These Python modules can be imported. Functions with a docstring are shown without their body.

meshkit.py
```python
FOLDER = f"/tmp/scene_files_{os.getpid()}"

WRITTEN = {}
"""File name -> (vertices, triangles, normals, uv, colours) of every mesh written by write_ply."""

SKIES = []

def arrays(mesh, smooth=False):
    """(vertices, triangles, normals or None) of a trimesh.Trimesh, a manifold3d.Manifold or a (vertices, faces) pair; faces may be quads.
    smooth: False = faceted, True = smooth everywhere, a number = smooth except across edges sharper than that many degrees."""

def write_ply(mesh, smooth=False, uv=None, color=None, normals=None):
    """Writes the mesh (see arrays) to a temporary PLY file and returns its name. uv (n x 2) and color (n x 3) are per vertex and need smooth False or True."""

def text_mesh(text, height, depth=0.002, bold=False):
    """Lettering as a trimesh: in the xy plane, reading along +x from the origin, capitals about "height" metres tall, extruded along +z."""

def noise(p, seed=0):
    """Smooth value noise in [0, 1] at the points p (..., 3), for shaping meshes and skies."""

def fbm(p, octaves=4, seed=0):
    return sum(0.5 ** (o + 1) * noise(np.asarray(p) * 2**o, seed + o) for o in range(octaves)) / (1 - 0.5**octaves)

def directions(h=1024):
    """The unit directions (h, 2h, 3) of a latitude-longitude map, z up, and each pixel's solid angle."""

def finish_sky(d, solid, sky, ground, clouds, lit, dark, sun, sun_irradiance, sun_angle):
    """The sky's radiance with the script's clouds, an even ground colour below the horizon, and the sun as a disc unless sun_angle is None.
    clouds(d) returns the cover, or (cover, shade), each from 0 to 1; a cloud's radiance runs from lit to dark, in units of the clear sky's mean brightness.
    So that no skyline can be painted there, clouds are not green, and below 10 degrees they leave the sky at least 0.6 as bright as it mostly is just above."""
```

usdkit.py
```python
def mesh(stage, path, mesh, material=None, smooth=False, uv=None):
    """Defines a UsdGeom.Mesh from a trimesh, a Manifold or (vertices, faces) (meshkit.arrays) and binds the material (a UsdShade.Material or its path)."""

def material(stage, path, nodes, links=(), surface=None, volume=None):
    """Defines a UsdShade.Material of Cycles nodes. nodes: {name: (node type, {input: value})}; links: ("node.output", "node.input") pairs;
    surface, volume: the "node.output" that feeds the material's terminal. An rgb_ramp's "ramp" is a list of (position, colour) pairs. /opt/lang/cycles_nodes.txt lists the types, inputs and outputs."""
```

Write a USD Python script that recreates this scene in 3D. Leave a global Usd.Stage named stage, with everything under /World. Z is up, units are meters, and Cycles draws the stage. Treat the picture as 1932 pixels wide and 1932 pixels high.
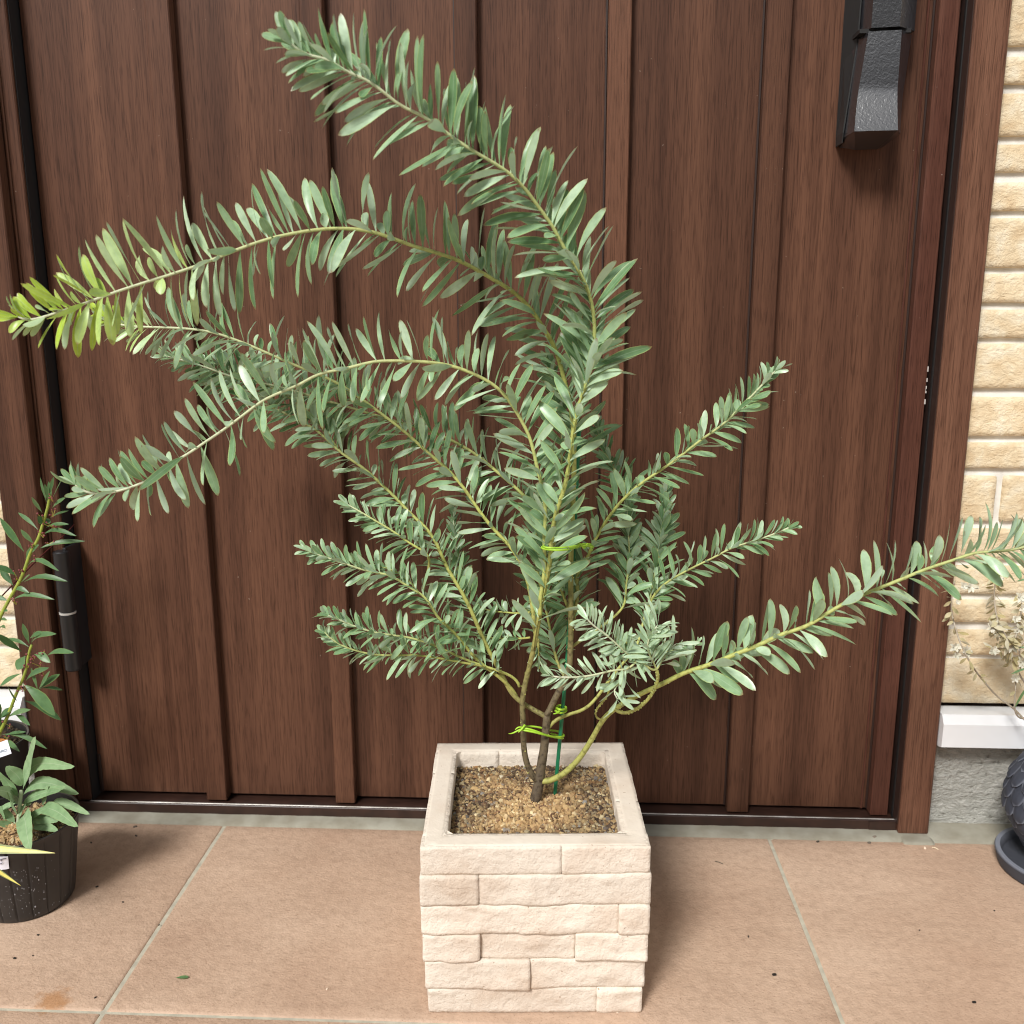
import math, random
import numpy as np, trimesh, usdkit, meshkit
from meshkit import fbm, noise
from pxr import Usd, UsdGeom, UsdLux, UsdShade, Sdf, Gf, Vt
from scipy.interpolate import CubicSpline

stage = Usd.Stage.CreateInMemory()
UsdGeom.SetStageUpAxis(stage, 'Z'); UsdGeom.SetStageMetersPerUnit(stage, 1.0)
UsdGeom.Xform.Define(stage, '/World'); UsdGeom.Scope.Define(stage, '/World/Looks')
RNG = np.random.default_rng(7); random.seed(7)

# ---------------------------------------------------------------- camera
F, HALF = 1749.25, 966.0            # lens in units of a 1932-wide picture
PITCH, YAW, ROLL = [math.radians(a) for a in (12.14, 2.812, -0.152)]
EYE = np.array([0, 0, .5578])
fw = np.array([-math.sin(YAW) * math.cos(PITCH), math.cos(YAW) * math.cos(PITCH), -math.sin(PITCH)])
ri = np.array([math.cos(YAW), math.sin(YAW), 0]); u_ = np.cross(ri, fw)
ri, u_ = math.cos(ROLL) * ri + math.sin(ROLL) * u_, -math.sin(ROLL) * ri + math.cos(ROLL) * u_
cam = UsdGeom.Camera.Define(stage, '/World/camera')
M = np.eye(4); M[0, :3], M[1, :3], M[2, :3], M[3, :3] = ri, u_, -fw, EYE
cam.AddTransformOp().Set(Gf.Matrix4d(*M.ravel().tolist()))
cam.CreateHorizontalApertureAttr(36.0); cam.CreateVerticalApertureAttr(36.0)
cam.CreateFocalLengthAttr(36.0 * F / 1932); cam.CreateClippingRangeAttr((.02, 1000))
cam.CreateFStopAttr(9.0); cam.CreateFocusDistanceAttr(.80)
EXPOSURE = 1.15
cam.CreateExposureAttr(EXPOSURE)

# ---------------------------------------------------------------- light: bright overcast from the front left
SUN = np.array([-.36, -.80, .85]); SUN /= np.linalg.norm(SUN)
el, az = math.asin(SUN[2]), math.atan2(SUN[0], SUN[1])
usdkit.material(stage, '/World/Looks/sky', {
    's': ('sky_texture', {'sky_type': 'single_scattering', 'sun_disc': False, 'sun_elevation': el, 'sun_rotation': az}),
    'bw': ('rgb_to_bw', {}), 'g': ('mix', {'mix_type': 'multiply', 'fac': 1.0, 'color2': (1.0, .99, .97)}),
    'n': ('noise_texture', {'scale': 2.2, 'detail': 5.0}), 'r': ('rgb_ramp', {'ramp': [(.3, (.75,) * 3), (.7, (.98,) * 3)]}),
    'm': ('mix', {'mix_type': 'mix'}), 'b': ('background_shader', {'strength': .09})},
    [('s.color', 'bw.color'), ('bw.val', 'g.color1'), ('n.fac', 'r.fac'), ('r.color', 'm.fac'), ('s.color', 'm.color1'), ('g.color', 'm.color2'), ('m.color', 'b.color')], surface='b.background')
dome = UsdLux.DomeLight.Define(stage, '/World/sky')
UsdShade.MaterialBindingAPI.Apply(dome.GetPrim()).Bind(UsdShade.Material.Get(stage, '/World/Looks/sky'))
dome.GetPrim().SetCustomDataByKey('kind', 'structure')
sun = UsdLux.DistantLight.Define(stage, '/World/sun')
sun.CreateIntensityAttr(.46); sun.CreateAngleAttr(15.0); sun.CreateNormalizeAttr(True); sun.CreateColorAttr(Gf.Vec3f(1, .98, .95))
zx = np.cross([0, 0, 1.0], SUN); zx /= np.linalg.norm(zx); zy = np.cross(SUN, zx)
S4 = np.eye(4); S4[0, :3], S4[1, :3], S4[2, :3] = zx, zy, SUN
sun.AddTransformOp().Set(Gf.Matrix4d(*S4.ravel().tolist()))

# ---------------------------------------------------------------- helpers
used = {}
def path_for(name, parent='/World'):
    p = str(parent.GetPath()) if hasattr(parent, 'GetPath') else parent
    k = (p, name); used[k] = used.get(k, -1) + 1
    return f'{p}/{name}' + (f'_{used[k]:03d}' if used[k] else '')
def tag(o, label=None, cat=None, group=None, kind=None):
    o = o.GetPrim() if hasattr(o, 'GetPrim') else o
    for k, v in (('label', label), ('category', cat), ('group', group), ('kind', kind)):
        if v: o.SetCustomDataByKey(k, v)
    return o
def thing(name, label=None, cat=None, loc=(0, 0, 0), rz=0, group=None, kind=None):
    x = UsdGeom.Xform.Define(stage, path_for(name))
    if any(loc): x.AddTranslateOp().Set(Gf.Vec3d(*map(float, loc)))
    if rz: x.AddRotateZOp().Set(float(rz))
    return tag(x, label, cat, group, kind)
def obj(name, mesh, m, parent='/World', smooth=False, prim=None, label=None):
    """One mesh; prim: {primvar name: per-vertex float3}. Only smooth True/False with prim."""
    o = usdkit.mesh(stage, path_for(name, parent), mesh, '/World/Looks/' + m, smooth=smooth)
    for k, v in (prim or {}).items():
        UsdGeom.PrimvarsAPI(o).CreatePrimvar(k, Sdf.ValueTypeNames.Float3Array, 'vertex').Set(Vt.Vec3fArray.FromNumpy(np.asarray(v, np.float32)))
    if label: tag(o, label)
    return o.GetPrim()
def at(x, y, Y):                       # the point of the plane y = Y seen at (x, y) of the 1932-wide picture
    d = fw * F + ri * (x - HALF) + u_ * (HALF - y)
    return EYE + d * Y / d[1]
def atz(x, y, Z):
    d = fw * F + ri * (x - HALF) + u_ * (HALF - y)
    return EYE + d * (Z - EYE[2]) / d[2]
def box(x0, x1, y0, y1, z0, z1, bev=0):
    if bev <= 0:
        m = trimesh.creation.box(extents=(x1 - x0, y1 - y0, z1 - z0)); m.apply_translation(((x0 + x1) / 2, (y0 + y1) / 2, (z0 + z1) / 2)); return m
    b = min(bev, .49 * min(x1 - x0, y1 - y0, z1 - z0)); pts = []
    for sx, a in ((0, x0), (1, x1)):
        for sy, c in ((0, y0), (1, y1)):
            for sz, e in ((0, z0), (1, z1)):
                ix, iy, iz = b * (1 - 2 * sx), b * (1 - 2 * sy), b * (1 - 2 * sz)
                pts += [(a, c + iy, e + iz), (a + ix, c, e + iz), (a + ix, c + iy, e)]
    return trimesh.convex.convex_hull(np.array(pts))
def cat(ms): return trimesh.util.concatenate([m for m in ms])
def tube(P, R, sides=7, cap=True):
    P = np.asarray(P, float); R = np.broadcast_to(R, (len(P),)); T = np.gradient(P, axis=0); T /= np.linalg.norm(T, axis=1, keepdims=True) + 1e-12
    a = np.cross(T[0], [0.3, .8, .5]); a /= np.linalg.norm(a); V = []
    ang = np.arange(sides) * 2 * np.pi / sides
    for i in range(len(P)):
        a = a - T[i] * (a @ T[i]); a /= np.linalg.norm(a); b = np.cross(T[i], a)
        V.append(P[i] + R[i] * (np.cos(ang)[:, None] * a + np.sin(ang)[:, None] * b))
    V = np.vstack(V); fs = []
    for i in range(len(P) - 1):
        for j in range(sides):
            k = (j + 1) % sides; q = (i * sides + j, i * sides + k, (i + 1) * sides + k, (i + 1) * sides + j)
            fs += [(q[0], q[1], q[2]), (q[0], q[2], q[3])]
    if cap:
        n = len(V); V = np.vstack([V, P[0], P[-1]]); l = (len(P) - 1) * sides
        for j in range(sides):
            k = (j + 1) % sides; fs += [(n, k, j), (n + 1, l + j, l + k)]
    return trimesh.Trimesh(V, fs, process=False)
def lathe(prof, n=48, c=(0, 0, 0)):
    m = trimesh.creation.revolve(np.array(prof), sections=n); m.apply_translation(c); return m
def spline(P, step=.004):
    P = np.asarray(P, float); t = np.r_[0, np.cumsum(np.linalg.norm(np.diff(P, axis=0), axis=1))]
    n = max(3, int(t[-1] / step) + 1); return CubicSpline(t, P)(np.linspace(0, t[-1], n))
def rock(x0, x1, y0, y1, z0, z1, res=.004, rnd=.003, amp=.0012, seed=0, freq=60, low=0, lowf=25):
    """A rough block: finely divided box with rounded edges and noise relief."""
    ctr = np.array([(x0 + x1) / 2, (y0 + y1) / 2, (z0 + z1) / 2]); h = np.array([x1 - x0, y1 - y0, z1 - z0]) / 2
    n = np.maximum(2, np.ceil(2 * h / res).astype(int)); V, Fs, off = [], [], 0
    for ax in range(3):
        a, b = [(1, 2), (2, 0), (0, 1)][ax]
        for s in (-1, 1):
            ga, gb = np.linspace(-1, 1, n[a] + 1), np.linspace(-1, 1, n[b] + 1)
            A, B = np.meshgrid(ga, gb, indexing='ij'); p = np.zeros((A.size, 3)); p[:, ax] = s * h[ax]; p[:, a] = A.ravel() * h[a]; p[:, b] = B.ravel() * h[b]
            i, j = np.meshgrid(np.arange(n[a]), np.arange(n[b]), indexing='ij'); w = n[b] + 1
            q = np.stack([i * w + j, (i + 1) * w + j, (i + 1) * w + j + 1, i * w + j + 1], -1).reshape(-1, 4)
            if s < 0: q = q[:, ::-1]
            V.append(p); Fs.append(np.vstack([q[:, :3], q[:, [0, 2, 3]]]) + off); off += len(p)
    m = trimesh.Trimesh(np.vstack(V), np.vstack(Fs), process=False); m.merge_vertices(digits_vertex=6)
    v = np.array(m.vertices); r = min(rnd, .95 * h.min()); inner = np.clip(v, -(h - r), h - r); d = v - inner
    L = np.linalg.norm(d, axis=1, keepdims=True); nd = np.where(L > 1e-9, d / np.maximum(L, 1e-9), 0)
    cor = (np.abs(d) > 1e-7).sum(1, keepdims=True) > 0
    v = np.where(cor, inner + nd * np.minimum(L, r), v)
    w = v + ctr + seed * 3.17
    v = v + nd * (amp * fbm(w * freq, 4, seed)[:, None] + (low * noise(w * lowf, seed + 9)[:, None] if low else 0))
    m.vertices = v + ctr
    return m

# ---------------------------------------------------------------- materials
def mat(name, nodes, links, surface='p.BSDF'): usdkit.material(stage, '/World/Looks/' + name, nodes, links, surface=surface)
def plain(name, col, rough=.5, metal=0, bump=None, spec=.5, var=0):
    n = {'p': ('principled_bsdf', {'base_color': col, 'roughness': rough, 'metallic': metal, 'specular_ior_level': spec}), 'g': ('geometry', {})}; l = []
    if bump:
        n['n'] = ('noise_texture', {'scale': bump[0], 'detail': 4.0}); n['b'] = ('bump', {'strength': bump[1], 'distance': bump[2]})
        l += [('g.position', 'n.vector'), ('n.fac', 'b.height'), ('b.normal', 'p.normal')]
    if var:
        n['v'] = ('noise_texture', {'scale': var[0], 'detail': 4.0}); n['r'] = ('rgb_ramp', {'ramp': [(.35, var[1]), (.65, col)]})
        l += [('g.position', 'v.vector'), ('v.fac', 'r.fac'), ('r.color', 'p.base_color')]
    mat(name, n, l)

def wood(name, dark, mid, light, rough=.42):
    mat(name, {
        'g': ('geometry', {}), 'o': ('object_info', {}), 'k': ('vector_math', {'math_type': 'scale', 'scale': 7.3}), 'cx': ('combine_xyz', {}), 'ad': ('vector_math', {'math_type': 'add'}),
        'm1': ('mapping', {'scale': (26, 26, .55)}), 'n1': ('noise_texture', {'scale': 1.0, 'detail': 3.0, 'distortion': .4}),
        'm2': ('mapping', {'scale': (640, 640, 13.0)}), 'n2': ('noise_texture', {'scale': 1.0, 'detail': 3.0, 'roughness': .6}),
        'm3': ('mapping', {'scale': (1150, 1150, 40)}), 'n3': ('noise_texture', {'scale': 1.0, 'detail': 2.0}),
        'r1': ('rgb_ramp', {'ramp': [(.30, dark), (.47, mid), (.64, light)]}),
        'r2': ('rgb_ramp', {'ramp': [(.28, (.62, .60, .58)), (.52, (1, 1, 1)), (.72, (1.18, 1.17, 1.15))]}),
        'r3': ('rgb_ramp', {'ramp': [(.36, (.45, .42, .4)), (.47, (1, 1, 1))]}),
        'hv': ('map_range', {'from_min': 0.0, 'from_max': 1.0, 'to_min': .88, 'to_max': 1.12}), 'hs': ('hsv', {}), 'x1': ('mix', {'mix_type': 'multiply', 'fac': .75}), 'x2': ('mix', {'mix_type': 'multiply', 'fac': .7}),
        'b': ('bump', {'strength': .35, 'distance': .0004}),
        'dn': ('noise_texture', {'scale': 330.0, 'detail': 1.0}), 'dr': ('rgb_ramp', {'ramp': [(.82, (0, 0, 0)), (.85, (.4, .4, .4))]}), 'dm': ('mix', {'color2': (.5, .42, .36)}),
        'p': ('principled_bsdf', {'roughness': rough, 'specular_ior_level': .2})},
        [('o.random', 'cx.x'), ('o.random', 'cx.z'), ('cx.vector', 'k.vector1'), ('g.position', 'ad.vector1'), ('k.vector', 'ad.vector2')] +
        [(f'ad.vector', f'm{i}.vector') for i in (1, 2, 3)] + [(f'm{i}.vector', f'n{i}.vector') for i in (1, 2, 3)] + [(f'n{i}.fac', f'r{i}.fac') for i in (1, 2, 3)] +
        [('r1.color', 'hs.color'), ('o.random', 'hv.value'), ('hv.result', 'hs.value'), ('hs.color', 'x1.color1'), ('r2.color', 'x1.color2'), ('x1.color', 'x2.color1'), ('r3.color', 'x2.color2'), ('x2.color', 'dm.color1'), ('g.position', 'dn.vector'), ('dn.fac', 'dr.fac'), ('dr.color', 'dm.fac'), ('dm.color', 'p.base_color'), ('n3.fac', 'b.height'), ('b.normal', 'p.normal')])
wood('wood', (.054, .0235, .014), (.084, .0375, .0225), (.118, .054, .032))
wood('wood_red', (.062, .023, .0155), (.092, .037, .025), (.125, .056, .038), .38)
wood('wood_frame', (.074, .032, .020), (.114, .052, .032), (.158, .077, .048), .4)
plain('black_gasket', (.006, .005, .005), .6)
plain('dark_brown', (.026, .0125, .009), .5, bump=(400, .2, .0003))
plain('brown_sill', (.038, .018, .013), .3, bump=(300, .15, .0003), var=(60, (.024, .012, .009)))
plain('sill_metal', (.55, .53, .5), .5, .7, var=(50, (.28, .26, .23)))
plain('black_metal', (.010, .010, .011), .38, bump=(900, .1, .0002))
plain('hinge_ring', (.5, .48, .45), .4)
plain('white_metal', (.80, .81, .83), .35, bump=(500, .06, .0002), var=(14, (.74, .74, .74)))
mat('stucco', {'g': ('geometry', {}), 'm': ('mapping', {'scale': (1, 1, 1.7)}), 'n': ('noise_texture', {'scale': 105.0, 'detail': 7.0, 'roughness': .66, 'distortion': .35}), 'r': ('rgb_ramp', {'ramp': [(.30, (.24, .23, .20)), (.42, (.46, .455, .41)), (.7, (.54, .53, .49))]}),
    'b': ('bump', {'strength': 1.0, 'distance': .0075}), 'p': ('principled_bsdf', {'roughness': .92, 'specular_ior_level': .2})}, [('g.position', 'm.vector'), ('m.vector', 'n.vector'), ('n.fac', 'r.fac'), ('r.color', 'p.base_color'), ('n.fac', 'b.height'), ('b.normal', 'p.normal')])
plain('mortar', (.80, .78, .73), .9, bump=(700, .3, .0006), var=(40, (.58, .56, .51)))
plain('cement', (.30, .285, .23), .9, bump=(500, .5, .0008), var=(45, (.23, .21, .16)))
plain('grout', (.46, .435, .345), .9, bump=(900, .4, .0004), var=(120, (.36, .34, .27)))
plain('house_grey', (.10, .10, .095), .9)
plain('asphalt', (.13, .13, .12), .9, bump=(60, .5, .004), var=(3, (.09, .09, .085)))
plain('black_plastic', (.013, .012, .012), .42, bump=(120, .12, .0006), var=(25, (.022, .02, .019)))
plain('paper', (.78, .78, .86), .6, bump=(500, .05, .0002))
plain('ink', (.02, .02, .05), .6)
plain('ink_teal', (.03, .10, .13), .6)
plain('stake_green', (.012, .16, .07), .35, bump=(300, .1, .0003))
plain('tie_lime', (.36, .60, .04), .45, bump=(500, .3, .0004), var=(160, (.26, .46, .03)))
plain('bud', (.20, .04, .045), .5)
plain('bud_stalk', (.42, .38, .08), .5)
plain('droplet', (.30, .30, .32), .12)
plain('orange_bark', (.42, .17, .04), .8)
plain('chip', (.5, .46, .43), .6)
mat('handle_black', {'g': ('geometry', {}), 'n': ('noise_texture', {'scale': 330.0, 'detail': 2.0, 'distortion': .8}), 'b': ('bump', {'strength': .4, 'distance': .0005}),
    'p': ('principled_bsdf', {'base_color': (.012, .012, .014), 'roughness': .24, 'ior': 2.3})}, [('g.position', 'n.vector'), ('n.fac', 'b.height'), ('b.normal', 'p.normal')])
mat('handle_side', {'g': ('geometry', {}), 'n': ('noise_texture', {'scale': 800.0, 'detail': 3.0}), 'b': ('bump', {'strength': .3, 'distance': .0004}),
    'p': ('principled_bsdf', {'base_color': (.014, .014, .014), 'roughness': .48})}, [('g.position', 'n.vector'), ('n.fac', 'b.height'), ('b.normal', 'p.normal')])
# terracotta-coloured slate-look porch tiles
STAIN = atz(100, 1891, 0)
mat('tile', {
    'g': ('geometry', {}), 'o': ('object_info', {}), 'k': ('vector_math', {'math_type': 'scale', 'scale': 3.1}), 'cx': ('combine_xyz', {}), 'ad': ('vector_math', {'math_type': 'add'}),
    'n1': ('noise_texture', {'scale': 5.0, 'detail': 6.0, 'roughness': .6}), 'r1': ('rgb_ramp', {'ramp': [(.32, (.40, .27, .19)), (.5, (.455, .32, .23)), (.68, (.51, .37, .272))]}),
    'n2': ('noise_texture', {'scale': 900.0, 'detail': 2.0}), 'r2': ('rgb_ramp', {'ramp': [(.25, (.55, .48, .43)), (.38, (1, 1, 1)), (.6, (1, 1, 1)), (.75, (1.12, 1.12, 1.12))]}),
    'n3': ('noise_texture', {'scale': 130.0, 'detail': 4.0}), 'r3': ('rgb_ramp', {'ramp': [(.3, (.90, .885, .87)), (.6, (1.04, 1.035, 1.03))]}),
    'x1': ('mix', {'mix_type': 'multiply', 'fac': 1.0}), 'x2': ('mix', {'mix_type': 'multiply', 'fac': 1.0}),
    'm4': ('mapping', {'scale': (1, 1.3, 1), 'rotation': (0, 0, .7)}), 'n4': ('noise_texture', {'scale': 7.0, 'detail': 8.0, 'roughness': .58}),
    'n5': ('noise_texture', {'scale': 420.0, 'detail': 3.0}), 'h': ('math', {'math_type': 'multiply_add', 'value2': .10}),
    'b': ('bump', {'strength': .6, 'distance': .010}),
    'ds': ('vector_math', {'math_type': 'distance', 'vector2': tuple(STAIN)}), 'dm': ('map_range', {'from_min': .008, 'from_max': .026, 'to_min': .35, 'to_max': -.25}), 'n6': ('noise_texture', {'scale': 120.0, 'detail': 3.0}), 'da': ('math', {'math_type': 'add'}), 'dr': ('rgb_ramp', {'ramp': [(.55, (0, 0, 0)), (.90, (.6, .6, .6))]}), 'x3': ('mix', {'color2': (.32, .13, .025)}),
    'p': ('principled_bsdf', {'roughness': .62, 'specular_ior_level': .35})},
    [('o.random', 'cx.x'), ('o.random', 'cx.y'), ('cx.vector', 'k.vector1'), ('g.position', 'ad.vector1'), ('k.vector', 'ad.vector2'), ('ad.vector', 'n1.vector'), ('g.position', 'n2.vector'), ('g.position', 'n3.vector'), ('n1.fac', 'r1.fac'), ('n2.fac', 'r2.fac'), ('n3.fac', 'r3.fac'),
     ('r1.color', 'x1.color1'), ('r2.color', 'x1.color2'), ('x1.color', 'x2.color1'), ('r3.color', 'x2.color2'), ('ad.vector', 'm4.vector'), ('m4.vector', 'n4.vector'), ('g.position', 'n5.vector'), ('n5.fac', 'h.value1'), ('n4.fac', 'h.value3'), ('h.value', 'b.height'), ('b.normal', 'p.normal'),
     ('g.position', 'ds.vector1'), ('ds.value', 'dm.value'), ('g.position', 'n6.vector'), ('dm.result', 'da.value1'), ('n6.fac', 'da.value2'), ('da.value', 'dr.fac'), ('x2.color', 'x3.color1'), ('dr.color', 'x3.fac'), ('x3.color', 'p.base_color')])
mat('brick', {
    'g': ('geometry', {}), 'm': ('mapping', {'scale': (1, 1, 1.5)}), 'n1': ('noise_texture', {'scale': 60.0, 'detail': 5.0, 'distortion': .3}), 'r1': ('rgb_ramp', {'ramp': [(.3, (.60, .455, .275)), (.5, (.69, .565, .375)), (.68, (.74, .655, .49))]}),
    'o': ('object_info', {}), 'hs': ('hsv', {'saturation': 1.0}), 'mr': ('map_range', {'from_min': 0.0, 'from_max': 1.0, 'to_min': .92, 'to_max': 1.06}),
    'n2': ('noise_texture', {'scale': 150.0, 'detail': 6.0, 'roughness': .64, 'distortion': .5}), 'b': ('bump', {'strength': .8, 'distance': .0030}), 'p': ('principled_bsdf', {'roughness': .85})},
    [('g.position', 'm.vector'), ('g.position', 'n1.vector'), ('n1.fac', 'r1.fac'), ('r1.color', 'hs.color'), ('o.random', 'mr.value'), ('mr.result', 'hs.value'), ('hs.color', 'p.base_color'), ('m.vector', 'n2.vector'), ('n2.fac', 'b.height'), ('b.normal', 'p.normal')])
for cn, bs, bd_ in (('cast_stone', .8, .0030), ('cast_smooth', .5, .0012)):
  mat(cn, {
    'g': ('geometry', {}), 'o': ('object_info', {}), 'n1': ('noise_texture', {'scale': 22.0, 'detail': 4.0}), 'r1': ('rgb_ramp', {'ramp': [(.28, (.61, .50, .40)), (.5, (.69, .605, .51)), (.7, (.74, .665, .57))]}),
    'mr': ('map_range', {'from_min': 0.0, 'from_max': 1.0, 'to_min': .93, 'to_max': 1.04}), 'hs': ('hsv', {}),
    'n2': ('noise_texture', {'scale': 130.0, 'detail': 6.0, 'roughness': .65}), 'n3': ('noise_texture', {'scale': 420.0, 'detail': 1.0}), 'pr': ('rgb_ramp', {'ramp': [(.215, (.5, .4, .32)), (.255, (1, 1, 1))]}), 'x': ('mix', {'mix_type': 'multiply', 'fac': .8}),
    'b': ('bump', {'strength': bs, 'distance': bd_}), 'p': ('principled_bsdf', {'roughness': .88, 'specular_ior_level': .25})},
    [('g.position', 'n1.vector'), ('n1.fac', 'r1.fac'), ('r1.color', 'hs.color'), ('o.random', 'mr.value'), ('mr.result', 'hs.value'), ('hs.color', 'x.color1'), ('g.position', 'n3.vector'), ('n3.fac', 'pr.fac'), ('pr.color', 'x.color2'), ('x.color', 'p.base_color'), ('g.position', 'n2.vector'), ('n2.fac', 'b.height'), ('b.normal', 'p.normal')])
mat('tint', {'a': ('attribute', {'attribute': 'tint'}), 'g': ('geometry', {}), 'n': ('noise_texture', {'scale': 900.0, 'detail': 3.0}), 'b': ('bump', {'strength': .5, 'distance': .0006}), 'p': ('principled_bsdf', {'roughness': .85, 'specular_ior_level': .25})},
    [('a.color', 'p.base_color'), ('g.position', 'n.vector'), ('n.fac', 'b.height'), ('b.normal', 'p.normal')])
mat('slate_paint', {'a': ('attribute', {'attribute': 'tint'}), 'g': ('geometry', {}), 'n': ('noise_texture', {'scale': 300.0, 'detail': 4.0}), 'b': ('bump', {'strength': .35, 'distance': .001}), 'p': ('principled_bsdf', {'roughness': .7})},
    [('a.color', 'p.base_color'), ('g.position', 'n.vector'), ('n.fac', 'b.height'), ('b.normal', 'p.normal')])
def leafmat(name, tones, young, under, edge, rib, rough=.48, trans=.22, edge_at=.84, ribw=.1, spots=.5, tipk=0.):
    """lf = (along the leaf, across -1..1, variation 0..1, young 1..2)."""
    mat(name, {
        'a': ('attribute', {'attribute': 'lf'}), 's': ('separate_xyz', {}), 'g': ('geometry', {}),
        'h': ('math', {'math_type': 'multiply', 'value2': .5}), 'rt': ('rgb_ramp', {'ramp': [(0, tones[0]), (.25, tones[1]), (.5, tones[2]), (.62, young), (1, young)]}),
        'n': ('noise_texture', {'scale': 160.0, 'detail': 4.0}), 'nr': ('rgb_ramp', {'ramp': [(.3, (.82, .84, .82)), (.6, (1.08, 1.06, 1.08))]}), 'xn': ('mix', {'mix_type': 'multiply', 'fac': 1.0}),
        'bm': ('math', {'math_type': 'multiply', 'value2': .65}), 'xb': ('mix', {'color2': under}),
        'ay': ('math', {'math_type': 'absolute'}), 'er': ('rgb_ramp', {'ramp': [(edge_at, (0, 0, 0)), (min(.99, edge_at + .1), (.75,) * 3)]}), 'xe': ('mix', {'color2': edge}),
        'mr': ('rgb_ramp', {'ramp': [(0, (.55,) * 3), (ribw, (0, 0, 0))]}), 'xm': ('mix', {'color2': rib}),
        'sn': ('noise_texture', {'scale': 90.0, 'detail': 2.0}), 'sr': ('rgb_ramp', {'ramp': [(.715, (0, 0, 0)), (.76, (spots,) * 3)]}), 'xs': ('mix', {'color2': (.20, .075, .03)}),
        'tr': ('rgb_ramp', {'ramp': [(.93, (0, 0, 0)), (.985, (tipk,) * 3)]}), 'xt': ('mix', {'color2': (.26, .12, .045)}),
        'b': ('bump', {'strength': .25, 'distance': .0006}),
        'p': ('principled_bsdf', {'roughness': rough, 'specular_ior_level': .4}), 't': ('translucent_bsdf', {}), 'mx': ('mix_closure', {'fac': trans})},
        [('a.vector', 's.vector'), ('s.z', 'h.value1'), ('h.value', 'rt.fac'), ('g.position', 'n.vector'), ('n.fac', 'nr.fac'), ('rt.color', 'xn.color1'), ('nr.color', 'xn.color2'),
         ('g.backfacing', 'bm.value1'), ('bm.value', 'xb.fac'), ('xn.color', 'xb.color1'), ('s.y', 'ay.value1'), ('ay.value', 'er.fac'), ('er.color', 'xe.fac'), ('xb.color', 'xe.color1'),
         ('ay.value', 'mr.fac'), ('mr.color', 'xm.fac'), ('xe.color', 'xm.color1'), ('g.position', 'sn.vector'), ('sn.fac', 'sr.fac'), ('sr.color', 'xs.fac'), ('xm.color', 'xs.color1'),
         ('s.x', 'tr.fac'), ('tr.color', 'xt.fac'), ('xs.color', 'xt.color1'), ('xt.color', 'p.base_color'), ('xt.color', 't.color'), ('n.fac', 'b.height'), ('b.normal', 'p.normal'), ('p.BSDF', 'mx.closure1'), ('t.BSDF', 'mx.closure2')], surface='mx.closure')
leafmat('leaf_grey', [(.135, .255, .11), (.28, .445, .24), (.49, .64, .45)], (.40, .55, .06), (.47, .60, .46), (.46, .56, .20), (.38, .52, .36), rough=.32, tipk=.7)
leafmat('leaf_silver', [(.30, .38, .28), (.38, .47, .35), (.44, .53, .41)], (.30, .38, .1), (.27, .35, .28), (.33, .42, .2), (.24, .33, .22), spots=.2)
leafmat('leaf_green', [(.06, .14, .05), (.09, .185, .07), (.13, .24, .10)], (.25, .34, .05), (.13, .21, .10), (.20, .28, .08), (.11, .19, .07), rough=.38, spots=.15)
leafmat('leaf_sage', [(.17, .29, .13), (.235, .37, .18), (.29, .43, .23)], (.30, .34, .15), (.24, .30, .18), (.30, .38, .17), (.42, .50, .34), rough=.7, ribw=.07, edge_at=.92, spots=.0)
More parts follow.
